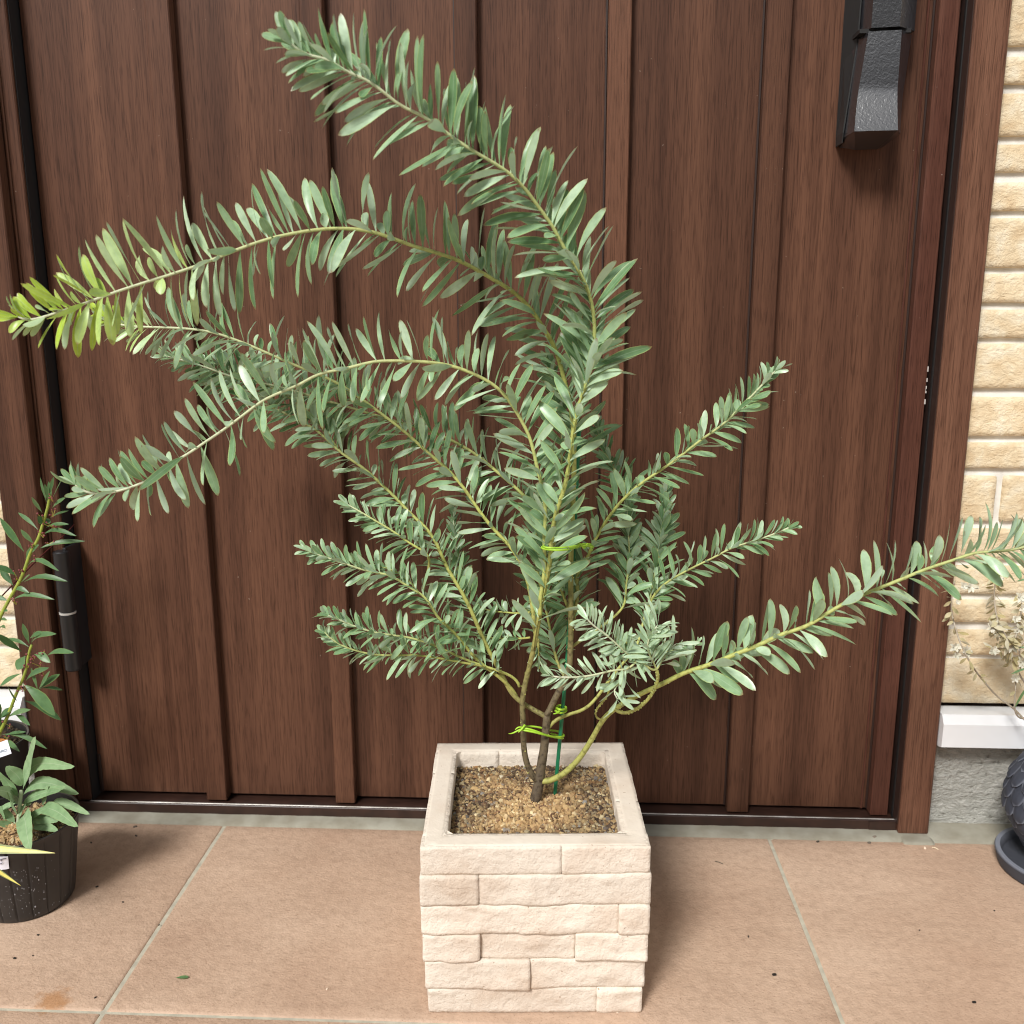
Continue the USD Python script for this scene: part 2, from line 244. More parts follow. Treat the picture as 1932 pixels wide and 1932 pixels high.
leafmat('leaf_dry', [(.42, .35, .16), (.47, .42, .24), (.50, .46, .31)], (.54, .50, .37), (.55, .52, .42), (.55, .5, .33), (.5, .45, .3), rough=.8, spots=0, trans=.15)
leafmat('leaf_star', [(.56, .54, .42), (.64, .62, .51), (.70, .69, .60)], (.6, .58, .45), (.62, .60, .50), (.58, .55, .42), (.52, .49, .36), rough=.85, spots=0, trans=.15)
leafmat('leaf_variegated', [(.74, .62, .12), (.78, .66, .16), (.78, .68, .2)], (.8, .6, .05), (.74, .62, .14), (.055, .13, .06), (.78, .68, .2), rough=.4, edge_at=.55, spots=0, trans=.12)
leafmat('leaf_maroon', [(.035, .013, .016), (.045, .015, .018), (.06, .02, .022)], (.3, .06, .06), (.07, .025, .028), (.50, .12, .13), (.09, .04, .04), rough=.35, edge_at=.6, spots=0, trans=.1)
mat('stem', {'a': ('attribute', {'attribute': 'lf'}), 's': ('separate_xyz', {}), 'g': ('geometry', {}),
    'r': ('rgb_ramp', {'ramp': [(0, (.095, .072, .05)), (.16, (.14, .11, .06)), (.30, (.31, .30, .085)), (.5, (.41, .43, .12)), (.72, (.43, .46, .18)), (.88, (.52, .55, .36)), (1, (.60, .61, .47))]}),
    'n': ('noise_texture', {'scale': 260.0, 'detail': 4.0}), 'nr': ('rgb_ramp', {'ramp': [(.33, (.3, .25, .22)), (.5, (1, 1, 1)), (.7, (1.15, 1.12, 1.05))]}), 'f': ('map_range', {'from_min': 0.0, 'from_max': .9, 'to_min': 1.0, 'to_max': .15}), 'x': ('mix', {'mix_type': 'multiply'}),
    'b': ('bump', {'strength': .5, 'distance': .0008}), 'p': ('principled_bsdf', {'roughness': .6, 'specular_ior_level': .35})},
    [('a.vector', 's.vector'), ('s.x', 'r.fac'), ('g.position', 'n.vector'), ('n.fac', 'nr.fac'), ('s.x', 'f.value'), ('f.result', 'x.fac'), ('r.color', 'x.color1'), ('nr.color', 'x.color2'), ('x.color', 'p.base_color'), ('n.fac', 'b.height'), ('b.normal', 'p.normal')])
plain('stem_lime', (.30, .36, .05), .5, bump=(350, .5, .0008), var=(120, (.22, .27, .04)))
plain('stem_dry', (.30, .24, .17), .8, bump=(350, .5, .0008), var=(90, (.45, .40, .32)))
plain('stem_pale', (.42, .48, .32), .7)

# ---------------------------------------------------------------- setting: ground and porch floor
g = obj('ground', box(-40, 40, -60, 30, -.30, -.16), 'asphalt'); tag(g, kind='structure', label='plain grey paving beyond the porch')
floor = thing('floor', 'porch floor of large terracotta slate-look tiles with pale grey-green grout', None, kind='structure')
obj('grout_bed', box(-1.6, 1.6, -1.2, .99, -.16, -.0016), 'grout', floor)
def tile_mesh(x0, x1, y0, y1, fine):
    gap = .0018; x0, x1, y0, y1 = x0 + gap, x1 - gap, y0 + gap, y1 - gap
    n = (60, max(8, int(60 * (y1 - y0) / .6))) if fine else (8, 8)
    X, Yg = np.meshgrid(np.r_[x0, np.linspace(x0 + .0015, x1 - .0015, n[0]), x1], np.r_[y0, np.linspace(y0 + .0015, y1 - .0015, n[1]), y1], indexing='ij')
    p = np.stack([X.ravel(), Yg.ravel(), np.zeros(X.size)], 1)
    p[:, 2] = .0007 * fbm(p * 9, 4, 3) + .0003 * fbm(p * 45, 3, 5)
    rim = np.minimum(np.minimum(p[:, 0] - x0, x1 - p[:, 0]), np.minimum(p[:, 1] - y0, y1 - p[:, 1])) < 1e-6
    p[rim, 2] -= .0022
    w = X.shape[1]; i, j = np.meshgrid(np.arange(X.shape[0] - 1), np.arange(w - 1), indexing='ij')
    q = np.stack([i * w + j, (i + 1) * w + j, (i + 1) * w + j + 1, i * w + j + 1], -1).reshape(-1, 4)
    return trimesh.Trimesh(p, np.vstack([q[:, :3], q[:, [0, 2, 3]]]), process=False)
for ky, (y0, y1) in enumerate(((.638, .921), (.038, .638), (-.562, .038), (-1.162, -.562))):
    for kx in range(-2, 3):
        x0 = -.367 + .6 * kx
        if x0 < -1.2 and False: continue
        obj('tile', tile_mesh(x0, x0 + .6, y0, y1, ky < 2 and -2 < kx < 2), 'tile', floor, smooth=True)
def rough_strip(x0, x1, prof, seed, step=.004):
    xs = np.arange(x0, x1 + step, step); V = []
    for k, (yy, zz) in enumerate(prof):
        e = 1 if 0 < k < len(prof) - 1 else .6
        V.append(np.stack([xs, yy + .0012 * e * noise(np.stack([xs * 60, xs * 0 + k * 3.1, xs * 0], 1), seed), zz + .0009 * noise(np.stack([xs * 80, xs * 0 + k * 5.7, xs * 0 + 4], 1), seed + 1) * (k < len(prof) - 1)], 1))
    n = len(xs); V = np.vstack(V); i, j = np.meshgrid(np.arange(len(prof) - 1), np.arange(n - 1), indexing='ij')
    q = np.stack([i * n + j, i * n + j + 1, (i + 1) * n + j + 1, (i + 1) * n + j], -1).reshape(-1, 4)
    return trimesh.Trimesh(V, np.vstack([q[:, :3], q[:, [0, 2, 3]]]), process=False)
obj('mortar_strip', rough_strip(-1.5, 1.5, [(.9195, -.003), (.9212, .0012), (.930, .0022), (.940, .0035), (.962, .004)], 4), 'cement', floor, smooth=True)
obj('mortar_pad', rock(.374, .407, .9135, .934, -.004, .0022, .004, .002, .001, 3), 'cement', floor, smooth=True)

nb = thing('neighbour_house', 'plain grey house across the street, facing the brown door', 'house', (0, -11, 0))
obj('wall', box(-9, 9, -6, 0, -.16, 5.6), 'house_grey', nb); obj('roof', trimesh.convex.convex_hull(np.array([(x, y, z) for x in (-9.4, 9.4) for y, z in ((.45, 5.55), (-6.45, 5.55), (.45, 5.7), (-6.45, 5.7), (-3, 7.0))])), 'dark_brown', nb)
for wx in (-6, -2.4, 2.4, 6):
    for wz in (1.0, 3.6):
        wf = obj('window', box(wx - .8, wx + .8, .002, .06, wz, wz + 1.2), 'white_metal', nb); obj('pane', box(wx - .72, wx + .72, .0605, .066, wz + .08, wz + 1.12), 'black_metal', wf)

# ---------------------------------------------------------------- house wall: mortar backing, bricks, flashing, foundation
wall = thing('brick_wall', 'beige rough brick wall with white metal flashing beside the brown door', 'wall')
obj('gap_board', cat([box(.4045, 2.2, .9565, 1.1, .112, .1534), box(-2.2, -.584, .9565, 1.1, .112, .1534)]), 'dark_brown', wall)
obj('mortar_backing', cat([box(.4045, 2.2, .9488, 1.15, .1535, 2.6), box(-2.2, -.584, .9488, 1.15, .1535, 2.6), box(-.584, .4045, .9488, 1.15, 2.14, 2.6)]), 'mortar', wall)
rows_r = [(.7968, .7871), (.7641, .7554), (.7187, .7108), (.6867, .6767), (.6517, .6445), (.5994, .593), (.5665, .559), (.5326, .5265), (.4836, .4742), (.4362, .4287), (.4034, .3948), (.3488, .3399), (.308, .3005), (.2717, .2636), (.2406, .2307), (.2049, .1985)]
rows_l = [(.72, .712), (.68, .672), (.64, .632), (.58, .572), (.545, .537), (.495, .487), (.455, .447), (.41, .402), (.366, .358), (.317, .308), (.268, .259), (.2355, .227), (.2003, .193)]
def bricks(rows, xa, xb, cuts, seed):
    top = 1.12; zs = [top] + [z for r in rows for z in r] + [.1505]
    for i in range(0, len(zs), 2):
        z1, z0 = zs[i], zs[i + 1]
        if z1 - z0 > .1:                                   # above the picture: plain rows
            k = int(round((z1 - z0) / .05)); hh = (z1 - z0) / k; seg = [(z0 + hh * q + .004 * (q > 0), z0 + hh * (q + 1) - .004 * (q < k - 1)) for q in range(k)]
        else: seg = [(z0, z1)]
        for a, b in seg:
            xs = [xa] + cuts.get(round(b, 4), [xa + (.12 + .1 * ((i * 37) % 7) / 7) * (1 if xb > xa else 1)]) + [xb]
            more = [x for x in np.arange(xs[-2] + .23, xb - .05, .23)]; xs = xs[:-1] + more + [xb]
            for c, d in zip(xs[:-1], xs[1:]):
                vis = (min(abs(c), abs(d)) < .62) and b < .9
                e0 = .004 if c > xa else 0; e1 = .004 if d < xb else 0
                obj('brick', rock(c + e0, d - e1, .9445, .9555, a, b,   .005 if vis else .03, .0010, .0008 if vis else .0003, int(1000 * a) + seed, 70), 'brick', wall, smooth=True)
bricks(rows_r, .400, 1.15, {.3948: [.4478]}, 1)
bricks(rows_l, -1.2, -.586, {round(b, 4): [-.9 - .05 * (k % 3)] for k, b in enumerate([1.12] + [r[1] for r in rows_l])}, 2)
for a, b in ((.4064, 2.2), (-2.2, -.5868)):
    pr = [(.952, .1440), (.9285, .1440), (.9225, .1350), (.9225, .1095), (.930, .107), (.952, .107)]
    V = np.array([(x, y, z) for x in (a, b) for y, z in pr]); n = len(pr)
    hull = trimesh.convex.convex_hull(V)
    obj('flashing', hull, 'white_metal', wall)
def stucco(xa, xb, seed):
    xs, zs = np.arange(xa, xb + .001, .004 if seed == 1 else .006), np.linspace(-.16, .112, 60); X, Z = np.meshgrid(xs, zs, indexing='ij'); p = np.stack([X.ravel(), X.ravel() * 0, Z.ravel()], 1)
    r = fbm(p * (45, 1, 85), 5, seed); p[:, 1] = .9575 - .0035 * np.abs(r) ** .7 * np.sign(r) - .002 * fbm(p * (160, 1, 220), 3, seed + 2)
    w = len(zs); i, j = np.meshgrid(np.arange(len(xs) - 1), np.arange(w - 1), indexing='ij'); q = np.stack([i * w + j, (i + 1) * w + j, (i + 1) * w + j + 1, i * w + j + 1], -1).reshape(-1, 4)
    return trimesh.Trimesh(p, np.vstack([q[:, :3], q[:, [0, 2, 3]]]), process=False)
obj('foundation', stucco(.40, .75, 1), 'stucco', wall, smooth=True); obj('foundation', stucco(-1.0, -.58, 2), 'stucco', wall, smooth=True)
obj('foundation_side', cat([box(.75, 2.2, .957, 1.1, -.16, .112), box(-2.2, -1.0, .957, 1.1, -.16, .112)]), 'stucco', wall)

# ---------------------------------------------------------------- door frame and door
frame = thing('door_frame', 'brown wood-look door frame with metal sill around the plank door', 'door frame')
obj('jamb', box(-.586, -.5467, .931, 1.1, .0015, 2.12, .0012), 'wood', frame)
obj('jamb_strip', box(-.5467, -.5308, .9445, 1.1, .0125, 2.10, .001), 'wood', frame)
obj('jamb_strip', box(-.5450, -.5425, .9425, .9446, .0135, 2.10, .0005), 'wood', frame)
obj('jamb', box(.3735, .4058, .931, 1.1, .0025, 2.12, .0014), 'wood_frame', frame)
obj('jamb_strip', box(.371, .3735, .968, 1.1, .0125, 2.10), 'dark_brown', frame)
obj('gasket', box(-.5308, -.5296, .948, .995, .010, 2.09), 'black_gasket', frame)
obj('gasket', box(.3726, .3734, .9345, .967, .0125, 2.09), 'dark_brown', frame)
obj('gasket', box(.3716, .3729, .9475, .951, .0125, 2.09), 'black_gasket', frame)
obj('head', box(-.586, .4058, .931, 1.1, 2.12, 2.16, .001), 'wood_frame', frame)
obj('sill', box(-.5467, .3735, .9375, .9405, .0, .0143, .0006), 'brown_sill', frame)
obj('sill_rim', box(-.5307, .3734, .9408, .9445, .004, .0138, .0012), 'sill_metal', frame)
obj('sill_top', box(-.5307, .3734, .9446, 1.1, .002, .0090), 'brown_sill', frame)
obj('sill_block', box(.344, .3734, .9366, .9374, .0005, .0130), 'brown_sill', frame)

door = thing('front_door', 'dark brown wood-grain plank door with raised battens and black pull handle', 'door')
bat = [(-.3985, -.375), (-.2488, -.2268), (-.1005, -.0795), (.0455, .0672), (.1930, .2162), (.3500, .3690)]
edges = [-.5285] + [b for ab in bat for b in ab]
for k in range(6):
    a, b = edges[2 * k], edges[2 * k + 1]
    obj('plank', box(a - (.0005 if k else 0), b + .0005, .965, 1.0, .0134, 2.085, .0008), 'wood', door)
    obj('batten', box(bat[k][0], bat[k][1], .953, .999, .0112, 2.087, .0009), 'wood_red' if k == 5 else 'wood', door)
    obj('groove_lip', box(bat[k][0] - .0022, bat[k][0] - .0003, .9632, .9655, .014, 2.08, .0004), 'dark_brown', door)
obj('edge_bead', box(.3425, .3448, .9635, .966, .0134, 2.085, .0005), 'wood_red', door)
obj('core', box(-.5280, .3695, 1.001, 1.03, .012, 2.088), 'dark_brown', door)
obj('bottom_seal', box(-.526, .3695, .9755, .9995, .0091, .0133), 'black_gasket', door)
obj('corner_cap', box(-.5284, -.5245, .9630, .9655, .0135, .060, .0006), 'dark_brown', door)
# handle: lofted through horizontal sections (x, y) at several heights
def loft(secs, capb=True):
    n = len(secs[0][1]); V, fs = [], []
    for zz, pts in secs:
        for k, p in enumerate(pts): V.append((p[0], p[1], p[2] if len(p) > 2 else zz))
    for i in range(len(secs) - 1):
        for j in range(n):
            k = (j + 1) % n; q = (i * n + j, i * n + k, (i + 1) * n + k, (i + 1) * n + j); fs += [(q[0], q[1], q[2]), (q[0], q[2], q[3])]
    for base, s in ((0, -1), ((len(secs) - 1) * n, 1)):
        for j in range(1, n - 1): fs.append((base, base + j, base + j + 1) if s > 0 else (base, base + j + 1, base + j))
    m = trimesh.Trimesh(np.array(V), fs, process=True); m.fix_normals(); return m
# the lower grip sweeps outward at its foot: front face y by height
zs = np.linspace(.7185, .806, 22)
fy = lambda z: .9275 - .0025 * np.clip((.806 - z) / .05, 0, 1) - .0115 * np.clip((.757 - z) / .0385, 0, 1) ** 1.35
def sec(z, inset=0):
    t = (.806 - z) / .0875; f = fy(z)
    return (z, [(.2676, .9648), (.2676 + .0086 * (1 - t), .944 - .004 * t), (.2686 + .0105 * (1 - t), f), (.3065 + .001 * (1 - t), f - .0035), (.3146 + .0078 * (1 - t), f + .0135), (.3140 + .0070 * (1 - t), .9648)][::-1])
handle_low = loft([(.7065, [(.2705, .9648, .7125), (.2725, .953, .7105), (.280, .9455, .7075), (.300, .945, .7078), (.308, .953, .711), (.309, .9648, .7125)][::-1])] + [sec(z) for z in zs])
hd = obj('handle', handle_low, 'handle_black', door, smooth=24)
hu = [(z, [(.2686, .9648), (.2781, .944), (.2808, .926), (.3050, .9225), (.3235, .938), (.3205, .9648)][::-1]) for z in np.linspace(.8085, .985, 12)]
obj('upper_grip', loft(hu), 'handle_black', hd, smooth=24)
obj('seam_core', box(.272, .318, .9305, .9647, .8055, .809), 'black_gasket', hd)
obj('side_plate', loft([(.7135, [(.2668, .9649), (.2664, .9435), (.2674, .9435), (.2684, .9649)]), (.7225, [(.2664, .9649), (.2660, .9415), (.2672, .9415), (.2684, .9649)]), (.8060, [(.2664, .9649), (.2748, .9455), (.2760, .9455), (.2684, .9649)]), (.985, [(.2666, .9649), (.2766, .9455), (.2778, .9455), (.2686, .9649)])]), 'handle_side', hd)
# hinge
hx, hy, hr = -.5275, .9335, .0083
def knuckle(z0, z1):
    return lathe([(0, z0), (hr - .0012, z0), (hr, z0 + .0012), (hr, z1 - .0012), (hr - .0012, z1), (0, z1)], 32, (hx, hy, 0))
hg = obj('hinge', knuckle(.2428, .3105), 'black_metal', door, smooth=30)
obj('knuckle', knuckle(.1762, .2410), 'black_metal', hg, smooth=30)
obj('ring', lathe([(0, .2409), (hr + .0002, .2409), (hr + .0002, .2429), (0, .2429)], 32, (hx, hy, 0)), 'hinge_ring', hg, smooth=30)
obj('hinge_leaf', box(-.5262, -.5225, .9335, .9645, .1775, .3135, .0006), 'black_metal', hg)
# scuffs: pale chips of bare edge on the last batten
rs = np.random.default_rng(3); ch = []
for k in range(5):
    zc = .497 - .0075 * k + rs.normal(0, .001); ch.append(box(.3686 - rs.uniform(.0002, .0006), .3692, .9522, .9532, zc, zc + rs.uniform(.002, .006)))
obj('chipped_edge', cat(ch), 'chip', door)

# ---------------------------------------------------------------- planter of cast stone courses
PC, PR = np.array([-.0190, .7400, 0]), 3.0
pot = thing('stone_planter', 'square cream cast-stone planter of stacked rough blocks holding the tall shrub', 'planter', PC, PR)
W = .0895                                                        # half width
zr = [.1515, .1263, .0994, .0734, .0490, .0228, .0010]
# each side: courses of blocks, cut positions along the side from -W to W
front = [[.0205], [-.0445], [.0660], [-.0440, .0320], [-.0040], [.0500]]
sides = {0: front, 1: [[-.02], [.03], [-.05], [.01], [-.03, .04], [.02]], 2: [[.03], [-.04], [.02], [-.01], [.05], [-.03]], 3: [[-.03], [.05], [-.01], [.04], [-.04], [.0]]}
obj('core', box(-W + .014, W - .014, -W + .014, W - .014, .0005, .118), 'cast_stone', pot)
rr = np.random.default_rng(11)
for s, rows in sides.items():
    for k, cuts in enumerate(rows):
        z1, z0 = zr[k], zr[k + 1]; wk = W * [1.0, 1.012, 1.008, 1.0, .985, .965][k]; yk = W * [1.003, 1.022, 1.022, 1.018, 1.014, 1.008][k] + (.0012 if k else 0)
        ins = [.0, -.0012, -.0008, .0004, .0012, .0026][k]
        lo = -wk + (.0165 if s in (1, 3) else .0); hi = wk - (.0165 if s in (1, 3) else .0)
        xs = [lo] + cuts + [hi]
        for a, b in zip(xs[:-1], xs[1:]):
            pr = rr.uniform(-.0013, .0016) if k else 0
            if s == 0 and k == 3 and -.05 < a < 0: pr = .0034
            seed = 31 * s + 7 * k + int(1e3 * (a + .2))
            m = rock(a + (.0004 if a > lo else 0), b - (.0004 if b < hi else 0), -yk + ins * .3 + pr, -yk + .0195, z0 + .0004, z1 - (.0004 if k else .0003), .0021 if s == 0 else .004, .0009, .0011, seed, 95)
            v = np.array(m.vertices); f = np.clip((v[:, 2] - z0) / (z1 - z0), 0, 1)
            wave = lambda kk: (0 if kk in (0, 6) else 1) * (.0017 * noise(np.c_[v[:, 0] * 38, v[:, 0] * 0 + kk * 7.1 + s, v[:, 0] * 0], 5) + .0009 * noise(np.c_[v[:, 0] * 120, v[:, 0] * 0 + kk * 3.3 + s, v[:, 0] * 0 + 2], 6))
            v[:, 2] += wave(k) * f + wave(k + 1) * (1 - f)              # neighbouring courses share their wavy joint
            facew = np.clip(1 - (v[:, 1] - (-yk)) / .012, 0, 1); q = np.c_[v[:, 0] * 34 + seed, v[:, 2] * 60, v[:, 0] * 0]
            chis = np.abs(noise(q, 8)) * 1.0 + .5 * np.abs(noise(q * 2.3, 9))      # broken faces meeting in creases
            v[:, 1] += facew * (.0009 if k == 0 else .0042) * np.clip(chis - .12, 0, .7)
            m.vertices = v
            if k == 0:                                              # top course: level rim
                v = np.array(m.vertices); v[:, 2] = np.minimum(v[:, 2], z1 - .0006 + .0004 * noise(v * 40, 2)); m.vertices = v
            if s: m.apply_transform(trimesh.transformations.rotation_matrix(s * math.pi / 2, (0, 0, 1)))
            obj('stone', m, 'cast_stone', pot, smooth=True)
def rim():
    from shapely.geometry import Polygon
    o = W - .0006; i = .0718
    out = Polygon([(-o, -o), (o, -o), (o, o), (-o, o)]).buffer(-.008).buffer(.008, quad_segs=6); inn = Polygon([(-i, -i), (i, -i), (i, i), (-i, i)]).buffer(-.012).buffer(.012, quad_segs=6)
    m = trimesh.creation.extrude_polygon(out.difference(inn), .0135); m.apply_translation((0, 0, .1380))
    m = m.subdivide_to_size(.004); v = np.array(m.vertices)
    din = np.maximum(np.abs(v[:, 0]), np.abs(v[:, 1])) - i; up = v[:, 2] > .1512
    edge = np.minimum(np.abs(din), np.maximum(0, o - np.maximum(np.abs(v[:, 0]), np.abs(v[:, 1]))))
    v[:, 2] -= np.where(up, .0016 * np.clip(1 - edge / .0032, 0, 1) ** 2, 0)
    v[:, 2] += np.where(up, .0010 * fbm(v * 35, 4, 2) - .0003, 0)
    v[:, :2] += .0005 * np.stack([noise(v * 50, 6), noise(v * 50, 7)], 1)
    m.vertices = v; return m
obj('rim', rim(), 'cast_smooth', pot, smooth=50)
for s in range(4):
    m = rock(-.0700, .0700, -.0885 + .0165, -.0722, .112, .1385, .005, .002, .0004, 90 + s, 40); m.apply_transform(trimesh.transformations.rotation_matrix(s * math.pi / 2, (0, 0, 1))); obj('inner_wall', m, 'cast_smooth', pot, smooth=True)

# ---------------------------------------------------------------- soil: relief with thousands of grains in one object
def soil(half, z, seed, n, shape='square', hump=.004, sizes=(.0007, .0022)):
    r = np.random.default_rng(seed); g = np.linspace(-half, half, 60); X, Y2 = np.meshgrid(g, g, indexing='ij'); p = np.stack([X.ravel(), Y2.ravel(), 0 * X.ravel()], 1)
    def H(q):
        d = np.hypot(q[:, 0], q[:, 1]); return z + hump * np.exp(-(d / (half * .7)) ** 2) + .0016 * fbm(np.c_[q[:, :2] * 55, q[:, :1] * 0], 4, seed)
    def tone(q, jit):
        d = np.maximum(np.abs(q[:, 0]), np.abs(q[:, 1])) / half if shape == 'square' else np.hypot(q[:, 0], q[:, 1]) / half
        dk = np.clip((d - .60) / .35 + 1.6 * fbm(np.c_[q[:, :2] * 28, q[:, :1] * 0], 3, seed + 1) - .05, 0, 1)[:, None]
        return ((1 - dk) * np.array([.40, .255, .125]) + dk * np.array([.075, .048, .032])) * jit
    p[:, 2] = H(p); w = len(g); i, j = np.meshgrid(np.arange(w - 1), np.arange(w - 1), indexing='ij'); q = np.stack([i * w + j, (i + 1) * w + j, (i + 1) * w + j + 1, i * w + j + 1], -1).reshape(-1, 4)
    if shape == 'round': q = q[np.hypot(p[q[:, 0], 0], p[q[:, 0], 1]) < half * .96]
    V, Fc, Cc = [p], [np.vstack([q[:, :3], q[:, [0, 2, 3]]])], [tone(p, .75)]; off = len(p)
    ico = trimesh.creation.icosphere(subdivisions=0); iv, jf = np.array(ico.vertices), np.array(ico.faces)
    xy = r.uniform(-half, half, (n, 2))
    if shape == 'round': xy = xy[np.hypot(*xy.T) < half * .96]
    z0 = H(np.c_[xy, 0 * xy[:, :1]]); base = tone(np.c_[xy, 0 * xy[:, :1]], 1.0)
    pal = np.array([[.50, .34, .16], [.56, .41, .20], [.72, .60, .36], [.30, .295, .28], [.055, .038, .028], [.34, .19, .08], [.70, .63, .46]]); pp = np.array([.34, .22, .13, .035, .16, .10, .015])
    for k in range(len(xy)):
        big = r.random() < .06; s = (r.uniform(.0019, .0034) if big else r.uniform(*sizes))
        v = iv * r.uniform(.65, 1.25, (12, 1)) * s * r.uniform(.6, 1.2, 3); a = r.uniform(0, 6.3); c_, s_ = math.cos(a), math.sin(a); v = v @ np.array([[c_, -s_, 0], [s_, c_, 0], [0, 0, 1]])
        V.append(v + (xy[k, 0], xy[k, 1], z0[k] + s * .25)); Fc.append(jf + off); off += 12
        c = pal[r.choice(7, p=pp / pp.sum())]; c = c * r.uniform(.65, 1.2); mixk = .25 + r.random() * .65; Cc.append(np.tile(c * (1 - mixk) + base[k] * mixk, (12, 1)))
    for k in range(n // 28):                                        # fibres and bark shreds
        c = r.uniform(-half * .92, half * .92, 2); a = r.uniform(0, 6.3); L = r.uniform(.002, .009) * (1 if r.random() < .9 else 1.5)
        t = tube([(c[0], c[1], 0), (c[0] + L * .5 * math.cos(a), c[1] + L * .5 * math.sin(a), .001), (c[0] + L * math.cos(a + .5), c[1] + L * math.sin(a + .5), 0)], r.uniform(.00018, .0007), 4)
        v = np.array(t.vertices); v[:, 2] += H(v) + .0008
        if shape == 'round' and np.hypot(v[:, 0], v[:, 1]).max() > half * .95: continue
        V.append(v); Fc.append(np.array(t.faces) + off); off += len(v); Cc.append(np.tile(np.array([.09, .05, .03]) * r.uniform(.6, 2.5), (len(v), 1)))
    return trimesh.Trimesh(np.vstack(V), np.vstack(Fc), process=False), np.vstack(Cc), H
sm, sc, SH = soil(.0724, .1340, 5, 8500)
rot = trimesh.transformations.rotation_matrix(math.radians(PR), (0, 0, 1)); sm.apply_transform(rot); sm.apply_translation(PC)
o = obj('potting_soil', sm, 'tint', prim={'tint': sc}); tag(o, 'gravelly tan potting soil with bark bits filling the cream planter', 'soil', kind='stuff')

# ---------------------------------------------------------------- leaves and branches
LS = np.array([0, .07, .18, .34, .52, .70, .85, .95, 1.0]); LW = np.array([.14, .20, .46, .76, .97, 1.0, .82, .46, .05])
LW2 = np.array([.10, .14, .40, .75, 1.0, .92, .62, .28, .03])
def leaf(base, d, n, L, w, curl=.12, tw=0., rnd=.5, prof=LW, fold=.18, wav=0., seg=LS):
    d = d / np.linalg.norm(d); n = n - d * (n @ d); n = n / (np.linalg.norm(n) + 1e-9); V, A = [], []
    s0 = np.cross(d, n)
    for s, ww in zip(seg, prof):
        a = tw * s; side = math.cos(a) * s0 + math.sin(a) * n; nn = -math.sin(a) * s0 + math.cos(a) * n
        c = base + d * L * s - n * curl * L * s ** 2
        hw = .5 * w * ww
        for k in (-1, 0, 1):
            V.append(c + side * hw * k + nn * hw * fold * abs(k) + nn * wav * hw * math.sin(9 * s + k)); A.append((s, k, rnd))
    fs = []
    for i in range(len(seg) - 1):
        for k in range(2):
            q = (3 * i + k, 3 * i + k + 1, 3 * i + k + 4, 3 * i + k + 3); fs += [(q[0], q[1], q[2]), (q[0], q[2], q[3])]
    return np.array(V), np.array(fs), np.array(A)
def join(ls):
    V = np.vstack([l[0] for l in ls]); A = np.vstack([l[2] for l in ls]); off = np.cumsum([0] + [len(l[0]) for l in ls[:-1]])
    return trimesh.Trimesh(V, np.vstack([l[1] + o for l, o in zip(ls, off)]), process=False), A
def project(p):
    q = p - EYE; z = q @ fw; return HALF + F * (q @ ri) / z, HALF - F * (q @ u_) / z, z

shrub = thing('potted_shrub', 'tall shrub with arching branches of narrow grey-green leaves in the cream planter', 'shrub', (0, 0, 0))
# branch: points (x, y) as seen, depth along it, base and tip radius, tone of bark at both ends, leafy stretch, spacing, leaf length and width, lift, material
Br = []
def branch(pts, dep, r=(.002, .001), tone=(.45, .95), leafy=(.2, 1.0), sp=.0045, L=.031, w=.0074, lift=.45, fwd=.75, m='leaf_grey', young=0., rnd=(0, 1), knobs=0, flat=.6, tipL=.45, curl=.15, roll=.5):
    Br.append(dict(pts=pts, dep=dep, r=r, tone=tone, leafy=leafy, sp=sp, L=L, w=w, lift=lift, fwd=fwd, m=m, young=young, rnd=rnd, knobs=knobs, flat=flat, tipL=tipL, curl=curl, roll=roll))
T = .742
# trunk and forks
branch([(1008, 1519), (1014, 1492), (1018, 1470), (1022, 1440), (1026, 1415), (1029, 1385), (1031, 1361), (1031, 1345)], [(0, T), (1, .744)], (.0056, .0034), (0, .10), (2, 2), knobs=4)
# A: tall arch to the top left
branch([(1014, 1474), (997, 1448), (989, 1415), (987, 1368), (986, 1321), (994, 1277), (1006, 1227), (1021, 1144), (1037, 1061), (1047, 977), (1067, 911), (1079, 831), (1091, 771), (1107, 721), (1121, 645), (1113, 560), (1091, 510), (1064, 467), (1044, 430), (1021, 397), (991, 357), (964, 330), (907, 293), (851, 257), (804, 223), (754, 197), (694, 153), (651, 133), (617, 113), (573, 100), (552, 85), (540, 74)],
       [(0, T), (.12, .735), (.3, .715), (.55, .70), (.8, .655), (1, .615)], (.0029, .0009), (.10, .95), (.50, 1.0), .0036, .0410, .0096, .85, .55, knobs=60, tipL=.36)
branch([(1006, 1227), (1021, 1144), (1037, 1061), (1047, 977), (1067, 911), (1079, 831), (1091, 771), (1107, 721), (1121, 645)], [(0, .728), (.5, .712), (1, .70)], (.0004, .0004), (.3, .6), (.08, 1.0), .0085, .036, .0105, .25, .95, tipL=1, flat=.5, rnd=(.3, 1))
# B: second arch to the far left tip
branch([(1031, 1350), (1041, 1331), (1054, 1305), (1068, 1280), (1076, 1230), (1077, 1150), (1077, 1060), (1081, 950), (1083, 850), (1076, 765), (1062, 707), (1044, 651), (1024, 617), (1004, 587), (971, 553), (927, 525), (877, 497), (824, 477), (777, 463), (711, 440), (640, 431), (573, 437), (500, 453), (433, 477), (367, 503), (293, 527), (213, 553), (147, 577), (85, 597), (52, 603), (34, 598)],
       [(0, .744), (.15, .75), (.35, .755), (.5, .73), (.75, .675), (1, .625)], (.0030, .0009), (.12, .97), (.30, 1.0), .0045, .0395, .0090, .75, .45, young=.42, knobs=30, roll=.8, tipL=.34)
